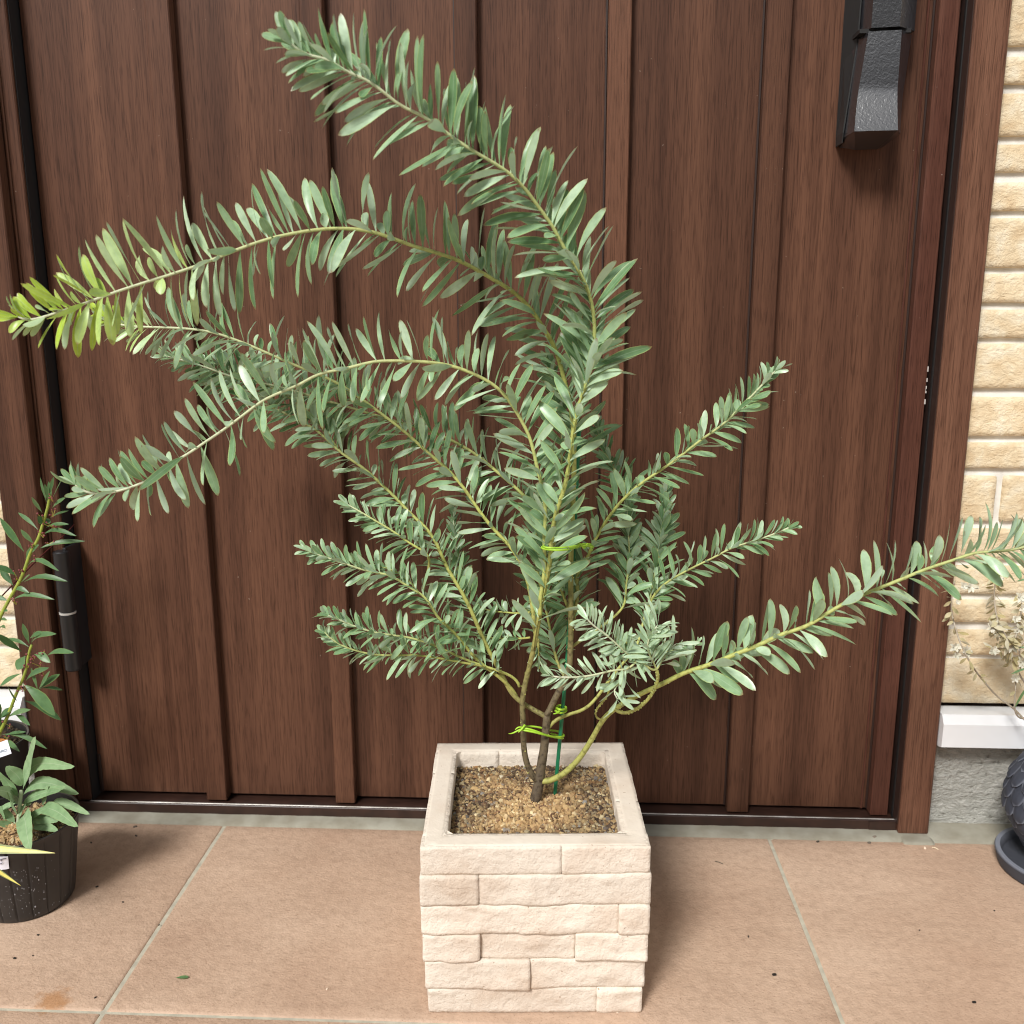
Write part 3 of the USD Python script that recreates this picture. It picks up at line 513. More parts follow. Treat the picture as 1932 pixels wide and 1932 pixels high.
# C: third arch
branch([(1019, 1160), (1022, 1111), (1027, 1077), (1027, 1011), (1029, 961), (1021, 911), (1011, 871), (1001, 831), (984, 794), (964, 761), (937, 731), (897, 707), (857, 692), (804, 683), (751, 681), (711, 682), (644, 697), (600, 707), (567, 724), (500, 754), (467, 777), (427, 807), (383, 837), (353, 857), (320, 877), (287, 901), (253, 917), (220, 927), (183, 931), (150, 922), (142, 915)],
       [(0, .722), (.3, .725), (.6, .70), (1, .65)], (.0019, .0009), (.5, .98), (.05, 1.0), .0052, .0350, .0086, .65, .4, roll=.8, knobs=20)
# D: long branch behind, tip by the second arch
branch([(1012, 1205), (1002, 1130), (990, 1080), (967, 1037), (937, 1004), (914, 977), (891, 944), (864, 907), (831, 874), (804, 851), (771, 821), (724, 784), (684, 754), (644, 727), (600, 706), (545, 684), (500, 664), (433, 637), (400, 627), (350, 620), (283, 617), (225, 612), (185, 596)],
       [(0, .735), (.2, .75), (.5, .765), (1, .75)], (.0019, .0009), (.35, .95), (.12, 1.0), .0043, .029, .0076, .45, .6, young=.25, knobs=10)
# E: behind D
branch([(1022, 1010), (1017, 971), (997, 944), (977, 924), (951, 901), (927, 881), (897, 857), (871, 841), (820, 817), (754, 797), (711, 784), (644, 764), (570, 742), (500, 724), (450, 714), (400, 697), (350, 681), (310, 670)],
       [(0, .735), (.3, .775), (1, .80)], (.0016, .0008), (.5, .95), (.03, 1.0), .0042, .030, .0076, .35, .7, knobs=0)
# F
branch([(1029, 1352), (1005, 1338), (984, 1325), (964, 1305), (951, 1281), (931, 1244), (911, 1204), (891, 1157), (871, 1117), (844, 1071), (824, 1027), (804, 997), (777, 971), (751, 944), (717, 911), (677, 877), (644, 854), (600, 814), (567, 794), (533, 777), (480, 752), (430, 728), (385, 712)],
       [(0, .744), (.3, .75), (.65, .775), (1, .81)], (.0024, .0008), (.2, .9), (.14, 1.0), .0046, .0265, .0078, .35, .75, knobs=20)
branch([(644, 853), (612, 812), (575, 770), (520, 735), (470, 705), (430, 690), (395, 688)], [(0, .78), (1, .815)], (.0010, .0007), (.6, .9), (.0, 1.0), .0042, .028, .0076, .4, .7)
# G
branch([(801, 1127), (804, 1090), (807, 1049), (777, 1027), (744, 1004), (711, 984), (677, 964), (652, 950)], [(0, .735), (1, .745)], (.0014, .0007), (.15, .9), (.28, 1.0), .0036, .0235, .0066, .3, .55, flat=.3)
# H
branch([(977, 1321), (954, 1288), (937, 1274), (911, 1254), (884, 1227), (857, 1194), (824, 1161), (801, 1127), (771, 1107), (737, 1087), (694, 1077), (644, 1061), (605, 1048), (582, 1040)], [(0, .748), (.4, .73), (1, .715)], (.0018, .0007), (.3, .9), (.30, 1.0), .0036, .0245, .0066, .35, .6, flat=.2, knobs=10)
branch([(790, 1118), (770, 1095), (745, 1078), (715, 1068)], [(0, .735), (1, .73)], (.0008, .0006), (.6, .7), (.2, 1), .005, .018, .006, .4, .7)
# I, J low left
branch([(980, 1295), (971, 1281), (944, 1267), (911, 1256), (871, 1241), (834, 1224), (801, 1211), (761, 1201), (711, 1194), (677, 1184), (644, 1171), (615, 1160)], [(0, .745), (.4, .73), (1, .705)], (.0014, .0007), (.45, .9), (.12, 1.0), .0040, .0215, .0062, .45, .6, flat=.2)
branch([(915, 1257), (884, 1252), (857, 1247), (811, 1239), (771, 1236), (721, 1236), (677, 1229), (644, 1217), (612, 1192)], [(0, .735), (1, .715)], (.0011, .0007), (.35, .8), (.15, 1.0), .0046, .021, .0066, .35, .65)
# K and short twigs in the middle
branch([(880, 1140), (868, 1110), (863, 1080), (861, 1040), (857, 1000), (856, 965)], [(0, .755), (1, .795)], (.0009, .0006), (.6, .95), (.0, 1.0), .0036, .019, .0056, .3, .6)
branch([(1000, 1155), (977, 1157), (950, 1155), (921, 1151), (900, 1140)], [(0, .735), (1, .78)], (.0010, .0006), (.4, .7), (.1, 1.0), .006, .016, .0062, .3, .5)
branch([(1000, 1203), (970, 1205), (937, 1204), (905, 1200)], [(0, .735), (1, .77)], (.0010, .0006), (.4, .7), (.1, 1.0), .006, .016, .0064, .3, .5)
branch([(1016, 1205), (1016, 1240), (1018, 1262)], [(0, .755), (1, .75)], (.0012, .0009), (.3, .5), (.0, 1.0), .006, .020, .0074, .2, .7)
branch([(1068, 1280), (1052, 1250), (1040, 1200), (1030, 1150), (1018, 1100), (1012, 1040), (1010, 985), (1000, 930)], [(0, .75), (.5, .79), (1, .82)], (.0016, .0008), (.25, .8), (.05, 1.0), .0036, .025, .0076, .3, .8, rnd=(0, .5))
branch([(1077, 1170), (1062, 1120), (1050, 1080), (1048, 1020), (1055, 940), (1060, 870), (1058, 800), (1048, 740), (1035, 690)], [(0, .755), (.5, .79), (1, .80)], (.0015, .0008), (.3, .9), (.0, 1.0), .0036, .028, .0078, .3, .8, rnd=(0, .5))
# L: right branch to the upper right
branch([(1076, 1190), (1087, 1144), (1089, 1111), (1092, 1077), (1101, 1064), (1117, 1031), (1137, 994), (1157, 964), (1184, 934), (1217, 907), (1251, 884), (1288, 857), (1331, 824), (1368, 797), (1398, 767), (1428, 737), (1448, 715), (1462, 700)], [(0, .755), (.3, .76), (1, .725)], (.0019, .0008), (.22, .9), (.06, 1.0), .0046, .0262, .0076, .45, .75, flat=.35)
# M, N, O right middle
branch([(1217, 1164), (1230, 1130), (1244, 1111), (1261, 1097), (1288, 1081), (1315, 1067), (1348, 1051), (1381, 1034), (1421, 1021), (1461, 1007), (1492, 994)], [(0, .775), (1, .745)], (.0012, .0007), (.5, .9), (.1, 1.0), .0047, .0235, .0064, .5, .7, flat=.3)
branch([(1036, 1372), (1054, 1356), (1080, 1346), (1101, 1338), (1124, 1318), (1141, 1295), (1172, 1255), (1204, 1211), (1211, 1184), (1224, 1137), (1234, 1094), (1241, 1044), (1249, 994), (1254, 951), (1257, 922)], [(0, .745), (.4, .765), (1, .80)], (.0019, .0007), (.28, .95), (.52, 1.0), .0034, .0255, .0078, .3, .8, flat=.2, knobs=8)
branch([(1079, 1220), (1117, 1194), (1154, 1167), (1177, 1141), (1181, 1111), (1186, 1071), (1187, 1027), (1184, 985), (1186, 955)], [(0, .755), (.4, .775), (1, .79)], (.0015, .0007), (.25, .9), (.36, 1.0), .0034, .0265, .0084, .3, .8, flat=.2)
branch([(1184, 940), (1174, 915), (1161, 890), (1144, 857), (1131, 824), (1122, 795)], [(0, .77), (1, .80)], (.0011, .0007), (.6, .9), (.0, 1.0), .0032, .024, .0064, .35, .75, rnd=(0, .4))
# P: long low branch to the right
branch([(1020, 1474), (1034, 1473), (1061, 1461), (1084, 1441), (1104, 1415), (1124, 1381), (1144, 1351), (1164, 1335), (1211, 1308), (1254, 1288), (1288, 1271), (1338, 1254), (1388, 1234), (1431, 1217), (1475, 1197), (1521, 1181), (1561, 1157), (1608, 1131), (1655, 1111), (1705, 1091), (1755, 1071), (1798, 1057), (1838, 1044), (1888, 1040), (1945, 1028), (2000, 1005)],
       [(0, T), (.25, .715), (.6, .685), (1, .70)], (.0029, .0010), (.34, .80), (.34, 1.0), .0053, .0315, .0118, .4, .75, flat=.75, knobs=26, roll=.25, rnd=(.25, 1), tipL=.9)
# Q: silvery spray in front of the right branch
branch([(1160, 1338), (1178, 1345), (1196, 1340), (1221, 1321), (1235, 1300), (1241, 1275), (1238, 1262)], [(0, .712), (1, .69)], (.0016, .0014), (.28, .45), (2, 2), knobs=70)
branch([(1134, 1358), (1124, 1350), (1128, 1335), (1144, 1315), (1152, 1292), (1165, 1272)], [(0, .717), (1, .70)], (.0009, .0009), (.3, .4), (2, 2), knobs=40)
branch([(1240, 1262), (1222, 1258), (1204, 1246), (1190, 1258), (1165, 1264), (1135, 1270), (1105, 1276), (1075, 1278), (1040, 1276)], [(0, .69), (1, .665)], (.0010, .0008), (.7, 1), (.05, 1.0), .0045, .0200, .0042, .35, .35, 'leaf_silver', roll=1.2, tipL=.7)
branch([(1204, 1246), (1182, 1232), (1160, 1212), (1140, 1195), (1120, 1180), (1108, 1168)], [(0, .688), (1, .67)], (.0008, .0007), (.8, 1), (.1, 1.0), .0032, .0195, .0046, .5, .5, 'leaf_silver', roll=1.2, tipL=.8)
branch([(1238, 1262), (1228, 1240), (1222, 1215), (1230, 1195), (1240, 1180)], [(0, .69), (1, .68)], (.0008, .0007), (.7, 1), (.0, 1.0), .0030, .021, .0052, .5, .6, 'leaf_silver', roll=1.2, tipL=.9)
branch([(1180, 1262), (1172, 1285), (1160, 1300), (1165, 1318)], [(0, .69), (1, .68)], (.0007, .0006), (.7, 1), (.0, 1.0), .005, .020, .0050, -.2, .5, 'leaf_silver', roll=1.2, tipL=.9)
branch([(1240, 1262), (1250, 1245), (1262, 1228), (1275, 1215)], [(0, .69), (1, .70)], (.0008, .0007), (.7, 1), (.1, 1.0), .0036, .023, .0052, .3, .7, 'leaf_silver', roll=1.0, tipL=1)
branch([(1225, 1232), (1255, 1230), (1285, 1226), (1312, 1216)], [(0, .76), (1, .77)], (.0008, .0006), (.6, .9), (.1, 1.0), .0040, .018, .0042, .4, .6, roll=.8)
branch([(1160, 1200), (1185, 1215), (1205, 1235), (1215, 1255)], [(0, .775), (1, .76)], (.0010, .0009), (.4, .6), (.0, 1.0), .0040, .021, .0074, .3, .7)

cands = []                                                          # (size, branch prim, leaf data)
rl = np.random.default_rng(21)
for b in Br:
    P2 = np.array(b['pts'], float); t = np.r_[0, np.cumsum(np.hypot(*np.diff(P2, axis=0).T))]; t /= t[-1]
    dz = np.interp(t, [d[0] for d in b['dep']], [d[1] for d in b['dep']])
    C = spline([at(x, y, d) for (x, y), d in zip(P2, dz)], .003)
    s = np.r_[0, np.cumsum(np.linalg.norm(np.diff(C, axis=0), axis=1))]; tot = s[-1]; u = s / tot
    rad = .92 * (b['r'][0] + (b['r'][1] - b['r'][0]) * u ** .7); rad = rad * (1 + .06 * noise(C * 300, 3)); rad[-1] *= .5
    tm = tube(C, rad, 8); av = np.zeros((len(tm.vertices), 3)); tv = b['tone'][0] + (b['tone'][1] - b['tone'][0]) * u
    av[:len(C) * 8, 0] = np.repeat(tv, 8); av[-2:, 0] = tv[[0, -1]]
    Tn = np.gradient(C, axis=0); Tn /= np.linalg.norm(Tn, axis=1, keepdims=True)
    if b['knobs']:
        ms, aa = [tm], [av]; ic = trimesh.creation.icosphere(subdivisions=0)
        for q in range(b['knobs']):
            k = rl.integers(2, max(3, int(len(C) * (min(b['leafy'][0] + .15, .97) if b['leafy'][0] < 1.5 else .97)))); nrm = np.cross(Tn[k], rl.normal(size=3)); nrm /= np.linalg.norm(nrm); m = ic.copy(); sc_ = rl.uniform(.0004, .0008); m.apply_scale(sc_); m.apply_translation(C[k] + nrm * rad[k]); ms.append(m); aa.append(np.tile([min(1, tv[k] + .25), 0, 0], (12, 1)))
        tm, av = trimesh.util.concatenate(ms), np.vstack(aa)
    bp = obj('trunk' if b is Br[0] else 'branch', tm, 'stem', shrub, smooth=True, prim={'lf': av})
    if b['leafy'][0] > 1: continue
    a0 = rl.uniform(0, 6.28); pos = b['leafy'][0] * tot; k = 0
    while pos < tot * b['leafy'][1]:
        f = pos / tot; i = min(len(C) - 1, int(np.searchsorted(s, pos))); tn = Tn[i]
        near = np.clip((1 - f) * tot / .065, 0, 1); Ls = b['tipL'] + (1 - b['tipL']) * near
        ref = np.array([0, -1.0, .25]); e1 = np.cross(tn, ref); e1 /= np.linalg.norm(e1); e2 = np.cross(tn, e1)      # e1 across the view, e2 towards the room or door
        a = a0 + 2.3999 * k + rl.normal(0, .22); k += 1
        rd = e1 * math.cos(a) + e2 * math.sin(a) * (1 - .75 * b['flat']); rd /= np.linalg.norm(rd)
        fwdk = b['fwd'] + .9 * (1 - near) * (b['tipL'] < .8)
        d = tn * fwdk + rd * (1.0 - .35 * (1 - near)) + np.array([0, 0, b['lift'] * (.55 + .45 * np.clip(rd[2] * 1.5, -1, 1))]) + rl.normal(0, .075, 3); d /= np.linalg.norm(d)
        pos += b['sp'] * .47 * rl.uniform(.7, 1.3) * (1 if near > .99 else .62)
        if rl.random() < (.18 if b['lift'] > .5 and rd[2] < -.3 else .03): continue
        n = tn - d * (tn @ d); n = n / (np.linalg.norm(n) + 1e-6) * .8 + np.array([0, -.75, .35]) + rl.normal(0, b['roll'], 3)
        Ln = b['L'] * 1.04 * Ls * rl.uniform(.75, 1.15) * (rl.uniform(.3, .55) if rl.random() < .13 else 1); w = b['w'] * .71 * (.55 + .45 * Ls) * rl.uniform(.8, 1.2)
        lo, hi = b['rnd']; rn = lo + (hi - lo) * rl.random()
        if b['young']:                                              # the tip fades softly to fresh yellow-green
            g_ = (f - (1 - b['young'] * .5)) / (b['young'] * .5)
            if g_ > .1: rn = 1.0 + np.clip(.30 * g_ + rl.normal(0, .05), 0, 1)
        lf = leaf(C[i] + d * rad[i] * .5, d, n, Ln, w, b['curl'] * rl.normal(1, .9), rl.normal(0, .75), rn, fold=rl.uniform(.05, .45))
        x0, y0, z0 = project(lf[0][0]); x1, y1, _ = project(lf[0][-2]); size = math.hypot(x1 - x0, y1 - y0) * w / z0 * (1.6 - z0) ** 3
        if not (-20 < x1 < 1950): size *= .2
        cands.append((size, bp, lf, b['m']))
cands.sort(key=lambda c: -c[0])
for _, bp, lf, m in cands[:300]:
    obj('leaf', trimesh.Trimesh(lf[0], lf[1], process=False), m, bp, smooth=True, prim={'lf': lf[2]})
rest = cands[300:]
fm, fa = join([c[2] for c in rest]); sil = np.concatenate([np.full(len(c[2][0]), c[3] == 'leaf_silver') for c in rest])
fa[sil, 2] = .8 + .2 * fa[sil, 2]
o = obj('foliage', fm, 'leaf_grey', shrub, smooth=True, prim={'lf': fa}); tag(o, kind='stuff')
print('leaves', len(cands))

# ---------------------------------------------------------------- stake and ties
st = obj('plant_stake', tube(spline([at(1047, 1500, .756), at(1054, 1420, .756), at(1061, 1345, .757), at(1078, 1120, .762), at(1086, 961, .765), at(1094, 790, .765)], .01), .0017, 10), 'stake_green', smooth=True)
tag(st, 'thin green plastic stake standing in the soil beside the trunk', 'plant stake')
def tie(name, label, loops, ends, r=.0009):
    t = thing(name, label, 'plant tie'); 
    for lp in loops: obj('loop', tube(spline(lp, .002), r, 6), 'tie_lime', t, smooth=True)
    for e in ends: obj('tail', tube(spline(e, .0015), np.linspace(r * 1.2, r * .5, len(spline(e, .0015))), 6), 'tie_lime', t, smooth=True)
    return t
tie('plant_tie', 'lime green tie looped round the lower stems just above the planter',
    [[at(986, 1374, .731), at(1000, 1376, .730), at(1020, 1383, .733), at(1045, 1390, .745), at(1060, 1390, .753), at(1063, 1386, .760), at(1058, 1382, .763), at(1040, 1378, .757), at(1015, 1372, .748), at(990, 1370, .745), at(982, 1372, .738), at(986, 1374, .731)],
     [at(984, 1377, .730), at(1005, 1381, .729), at(1030, 1387, .735), at(1052, 1392, .748), at(1062, 1393, .756), at(1058, 1390, .764), at(1040, 1384, .758)]],
    [[at(986, 1376, .729), at(976, 1379, .727), at(968, 1383, .726), at(960, 1384, .724)], [at(986, 1374, .729), at(979, 1372, .727), at(972, 1377, .726)], [at(990, 1368, .73), at(984, 1376, .727), at(978, 1382, .726)]])
tie('plant_tie', 'short lime green tie wrapped round the stem and stake above the fork',
    [[at(1050, 1341, .745), at(1056, 1345, .738), at(1064, 1344, .744), at(1067, 1338, .757), at(1060, 1335, .763), at(1052, 1337, .757), at(1050, 1341, .745)], [at(1051, 1336, .745), at(1058, 1339, .738), at(1066, 1338, .746), at(1066, 1333, .757), at(1058, 1331, .762), at(1051, 1333, .755), at(1051, 1336, .745)]],
    [[at(1055, 1342, .738), at(1049, 1346, .735), at(1044, 1347, .734)]], .0010)
tie('plant_tie', 'lime green twisted tie halfway up the shrub in the leaves',
    [[at(1024, 1031, .702), at(1035, 1037, .690), at(1052, 1038, .688), at(1075, 1036, .700), at(1100, 1030, .722), at(1118, 1032, .742), at(1112, 1026, .760)], [at(1026, 1029, .702), at(1042, 1034, .689), at(1065, 1033, .694), at(1090, 1029, .712), at(1110, 1027, .740)]],
    [[at(1088, 1034, .712), at(1095, 1026, .712), at(1102, 1034, .716), at(1108, 1026, .722), at(1114, 1033, .728), at(1118, 1038, .73)]], .0008)

# ---------------------------------------------------------------- left: plants in nursery pots
def q4(x, y): return .2448 * x, 852 + .2448 * y                       # detail coordinates to picture
def q5(x, y): return .2287 * x, 1288 + .2287 * y
def blade(p0, p1, w, bow=0., n=(0, -.8, .6), rnd=.5, prof=LW2, fold=.15, tw=0., wav=0., sag=0.):
    d = p1 - p0; L = np.linalg.norm(d); n = np.array(n, float)
    if bow:
        v, f, a = leaf(p0, d, n, L, w, 0, tw, rnd, prof, fold, wav)
        s = a[:, 0]; up = np.array([0, -.15, 1.0]); up = up - d * (up @ d) / (d @ d); v = v + up[None] * (bow * L * np.sin(np.pi * s ** .85) ** 1.2)[:, None]; return v, f, a
    return leaf(p0, d, n, L, w, 0, tw, rnd, prof, fold, wav)
redp = thing('red_budded_shrub', 'upright green shrub with clusters of tiny red buds at the left edge', 'shrub')
stems = [[(380, 330), (370, 420), (330, 560), (290, 680), (240, 770), (200, 880), (150, 1000), (100, 1090), (50, 1180), (0, 1280), (-60, 1500), (-90, 2000)],
         [(245, 1490), (215, 1600), (195, 1700), (160, 1790), (120, 1880), (90, 1960), (50, 2060), (0, 2160), (-60, 2350)]]
for sp_, dy in zip(stems, (.865, .85)):
    C = spline([at(*q4(x, y), dy) for x, y in sp_], .004); obj('stem', tube(C, np.linspace(.0013, .0021, len(C)), 8), 'stem_lime', redp, smooth=True)
RL = [(360, 390, 310, 200, 35, 0), (400, 370, 480, 210, 26, 0), (375, 340, 415, 195, 28, 0), (380, 400, 345, 250, 30, 0), (385, 410, 375, 230, 34, 0), (405, 430, 505, 355, 38, .05), (325, 470, 245, 350, 36, 0), (390, 510, 530, 455, 28, .06), (290, 600, 140, 470, 32, .05), (355, 585, 530, 560, 32, .08), (320, 655, 590, 650, 36, .16), (185, 770, 0, 510, 58, 0), (260, 710, 160, 600, 42, 0), (290, 755, 655, 690, 40, .08), (215, 875, 455, 920, 38, .16), (185, 1005, 520, 1000, 44, .12), (105, 1085, 225, 1090, 40, .25), (90, 1145, 420, 1140, 38, .12), (100, 1030, 0, 900, 52, 0), (130, 960, -60, 880, 50, .1), (60, 1150, -40, 1110, 40, 0), (20, 1230, 60, 1230, 26, .1), (0, 1310, 55, 1300, 26, .1), (0, 1365, 42, 1362, 30, .1), (330, 560, 290, 500, 60, 0), (340, 560, 385, 520, 50, 0), (240, 780, 300, 720, 50, 0), (200, 830, 250, 730, 40, 0), (160, 1010, 230, 950, 40, 0),
      (225, 1480, 175, 1325, 42, 0), (240, 1490, 265, 1385, 32, 0), (245, 1470, 435, 1405, 48, .12), (230, 1440, 330, 1390, 45, .05), (220, 1505, 50, 1440, 32, .08), (165, 1540, -30, 1400, 62, 0), (265, 1565, 388, 1625, 62, .15), (360, 1575, 570, 1550, 46, .1), (195, 1575, 130, 1680, 85, 0), (165, 1710, 0, 1810, 64, .06), (200, 1765, 378, 1665, 48, .08), (310, 1830, 462, 1715, 52, .05), (320, 1822, 482, 1838, 28, .08), (290, 1835, 240, 1665, 34, .1), (300, 1830, 385, 1690, 34, 0), (175, 1790, 425, 2035, 95, .12), (190, 1920, 470, 2070, 62, .1), (140, 1930, 60, 1810, 60, 0), (110, 1960, 0, 2050, 60, 0), (60, 2050, 235, 1990, 46, .05), (120, 2030, 232, 2110, 42, .08), (20, 2180, 362, 2290, 40, .14), (40, 2190, 200, 2160, 26, .06), (20, 2260, 150, 2310, 42, .14), (0, 2150, -40, 1960, 60, 0), (-30, 2100, -10, 1930, 60, 0)]
rb = np.random.default_rng(8)
for x0, y0, x1, y1, w, bow in RL:
    dy = .865 if y0 < 1420 else .85
    v, f, a = blade(at(*q4(x0, y0), dy), at(*q4(x1, y1), dy - rb.uniform(-.012, .025)), w * .2448 * dy / F * 1.05, bow, (rb.normal(0, .4), -.8, .7), rb.random(), fold=.22)
    obj('leaf', trimesh.Trimesh(v, f, process=False), 'leaf_green', redp, smooth=True, prim={'lf': a})
bd = []; stk = []
for x, y, dy in ((395, 360, .86), (395, 480, .86), (320, 505, .86), (400, 560, .858), (320, 640, .86), (370, 690, .858), (235, 715, .86), (275, 830, .858), (175, 900, .86), (120, 970, .86), (110, 1160, .86), (250, 1580, .845), (310, 1555, .845), (205, 1650, .845), (300, 1640, .843), (295, 1700, .843), (330, 1710, .845), (180, 1830, .845), (150, 1820, .845), (245, 1590, .845), (60, 2100, .84), (40, 2200, .84)):
    c = at(*q4(x, y), dy)
    for k in range(rb.integers(3, 6)):
        m = trimesh.creation.icosphere(subdivisions=1); m.apply_scale(rb.uniform(.0006, .0011)); m.apply_translation(c + rb.normal(0, .0022, 3)); bd.append(m)
        stk.append(tube([c + (-.001, .004, -.004), m.centroid], .0003, 4))
tag(obj('bud', cat(bd), 'bud', redp, smooth=True), kind='stuff'); tag(obj('bud_stalk', cat(stk), 'bud_stalk', redp), kind='stuff')

# dark strap-leaved plant in the rear black pot
cord = thing('strap_leaf_plant', 'plant with one long maroon strap leaf edged in pink behind the red buds', 'plant')
C = spline([at(*q4(x, y), dy) for x, y, dy in ((-200, 1380, .87), (0, 1135, .875), (140, 990, .88), (330, 800, .885), (470, 670, .89), (540, 600, .89), (575, 560, .89))], .004)
V, A = [], []
for i, c in enumerate(C):
    t = i / (len(C) - 1); hw = .0033 * (1 - .93 * max(0, (t - .45) / .55) ** 1.6)
    sd = np.array([-.55, .25, -.75]); sd /= np.linalg.norm(sd)
    for k in (-1, -.3, 0, .3, 1): V.append(c + sd * hw * k + np.array([0, -.0012, .0004]) * abs(k)); A.append((t, k, .5))
fs = [t for i in range(len(C) - 1) for k in range(4) for t in ((5 * i + k, 5 * i + k + 1, 5 * i + k + 6), (5 * i + k, 5 * i + k + 6, 5 * i + k + 5))]
obj('leaf', trimesh.Trimesh(np.array(V), fs, process=False), 'leaf_maroon', cord, smooth=True, prim={'lf': A})

def pot_mesh(r0, r1, h, ribs, lip=.004, n=120, depth=.0009):
    prof = [(.001, 0.0), (r0 - .003, 0.0), (r0, .003)] + [(r0 + (r1 - r0) * t, .003 + (h - .003) * t) for t in np.linspace(.06, .97, 22)] + [(r1 + .0008, h - .0008), (r1 + .0002, h), (r1 - .0016, h - .0008), (r1 - .002, h - .004), (r0 + .3 * (r1 - r0), h * .4)]
    m = trimesh.creation.revolve(np.array(prof), sections=n); v = np.array(m.vertices); a = np.arctan2(v[:, 1], v[:, 0]); r = np.hypot(v[:, 0], v[:, 1])
    g_ = np.exp(-((np.mod(a * ribs / (2 * np.pi) + .5, 1) - .5) / .045) ** 2) * ((r > r0 * .97) & (v[:, 2] > .004) & (v[:, 2] < h - .004)); s = (r - depth * g_ + .0006 * noise(v * 40, 3) * (v[:, 2] > .004)) / np.maximum(r, 1e-6)
    v[:, 0] *= s; v[:, 1] *= s; m.vertices = v; return m
bpot = thing('nursery_pot', 'black plastic nursery pot with water drops holding the broad sage-green plant', 'plant pot', (-.512, .782, .0))
H1 = .086
obj('shell', pot_mesh(.0415, .0525, H1, 20, n=360, depth=.0016), 'black_plastic', bpot, smooth=40)
sm2, sc2, _ = soil(.049, 0, 9, 3000, 'round', .002, (.0007, .002))
sm2.apply_translation((-.512, .782, H1 - .012)); o = obj('potting_soil', sm2, 'tint', prim={'tint': sc2}); tag(o, 'gritty dark soil with tan gravel in the black nursery pot', 'soil', kind='stuff')
dr = []
rd_ = np.random.default_rng(4)
for k in range(110):
    a = rd_.normal(-1.05, .33); zz = rd_.uniform(.006, .060); r = .0415 + .011 * zz / H1 + .0002
    if abs((a * 20 / 6.2832 + .5) % 1 - .5) < .05: continue
    m = trimesh.creation.icosphere(subdivisions=1); s = rd_.uniform(.0002, .00055) * (1.7 if rd_.random() < .06 else 1); m.apply_scale((s * .5, s * .8, s * 1.15)); m.apply_transform(trimesh.transformations.rotation_matrix(a, (0, 0, 1))); m.apply_translation((r * math.cos(a), r * math.sin(a), zz)); dr.append(m)
tag(obj('water_drop', cat(dr), 'droplet', bpot, smooth=True), kind='stuff')
rp = thing('nursery_pot', 'smaller black nursery pot with orange bark behind the sage-green plant', 'plant pot', (-.596, .862, .0))
obj('shell', pot_mesh(.034, .0455, .1275, 1, depth=0), 'black_plastic', rp, smooth=40)
sm3, sc3, _ = soil(.042, 0, 19, 700, 'round', .001); sc3 = sc3 * .25; ob = []
obj('soil', sm3.apply_translation((0, 0, .121)), 'tint', rp, prim={'tint': sc3})
for k in range(26):
    m = rock(-.003, .003, -.0015, .0015, -.001, .001, .002, .0005, .0005, k); m.apply_transform(trimesh.transformations.rotation_matrix(rd_.uniform(0, 6), (0, .5, 1))); m.apply_translation((rd_.uniform(.012, .038), rd_.uniform(-.022, .006), .1245)); ob.append(m)
tag(obj('bark_chip', cat(ob), 'orange_bark', rp), kind='stuff')
# printed plant label on the rear pot, reading upside down
def quad(pts, th=.0006):
    P = np.array(pts); n = np.cross(P[1] - P[0], P[2] - P[0]); n /= np.linalg.norm(n); return trimesh.convex.convex_hull(np.vstack([P, P + n * th]))
y_ = .816
T1 = [at(-14, 1406, y_), at(13.7, 1395.5, y_ + .004), at(21.6, 1421.6, y_ - .002), at(-14, 1434, y_ - .006)]
lab = thing('plant_label', 'white printed plant label stuck on the rear black pot', 'label'); obj('card', quad(T1), 'paper', lab)
def lettering(text, h, o3, ex, ey):
    t = meshkit.text_mesh(text, h, .0003); v = np.array(t.vertices); ez = np.cross(ex, ey); t.vertices = o3 + v[:, :1] * ex + v[:, 1:2] * ey + v[:, 2:] * ez; return t
P = np.array(T1); ex = P[3] - P[2]; ex /= np.linalg.norm(ex); ey = P[1] - P[2]; ey = ey - ex * (ex @ ey); ey /= np.linalg.norm(ey); ez = np.cross(ex, ey); ex, ey = ex, -ey * -1
o3 = P[2] + ex * .0026 + ey * .0052
# upside down: reads from right to left, its top towards the lower edge
tx = lettering('Cord', .0027, P[2] + ex * .0030 + ey * .0062 + np.cross(ex, -ey) * .0009, ex, -ey)
obj('lettering', tx, 'ink_teal', lab)

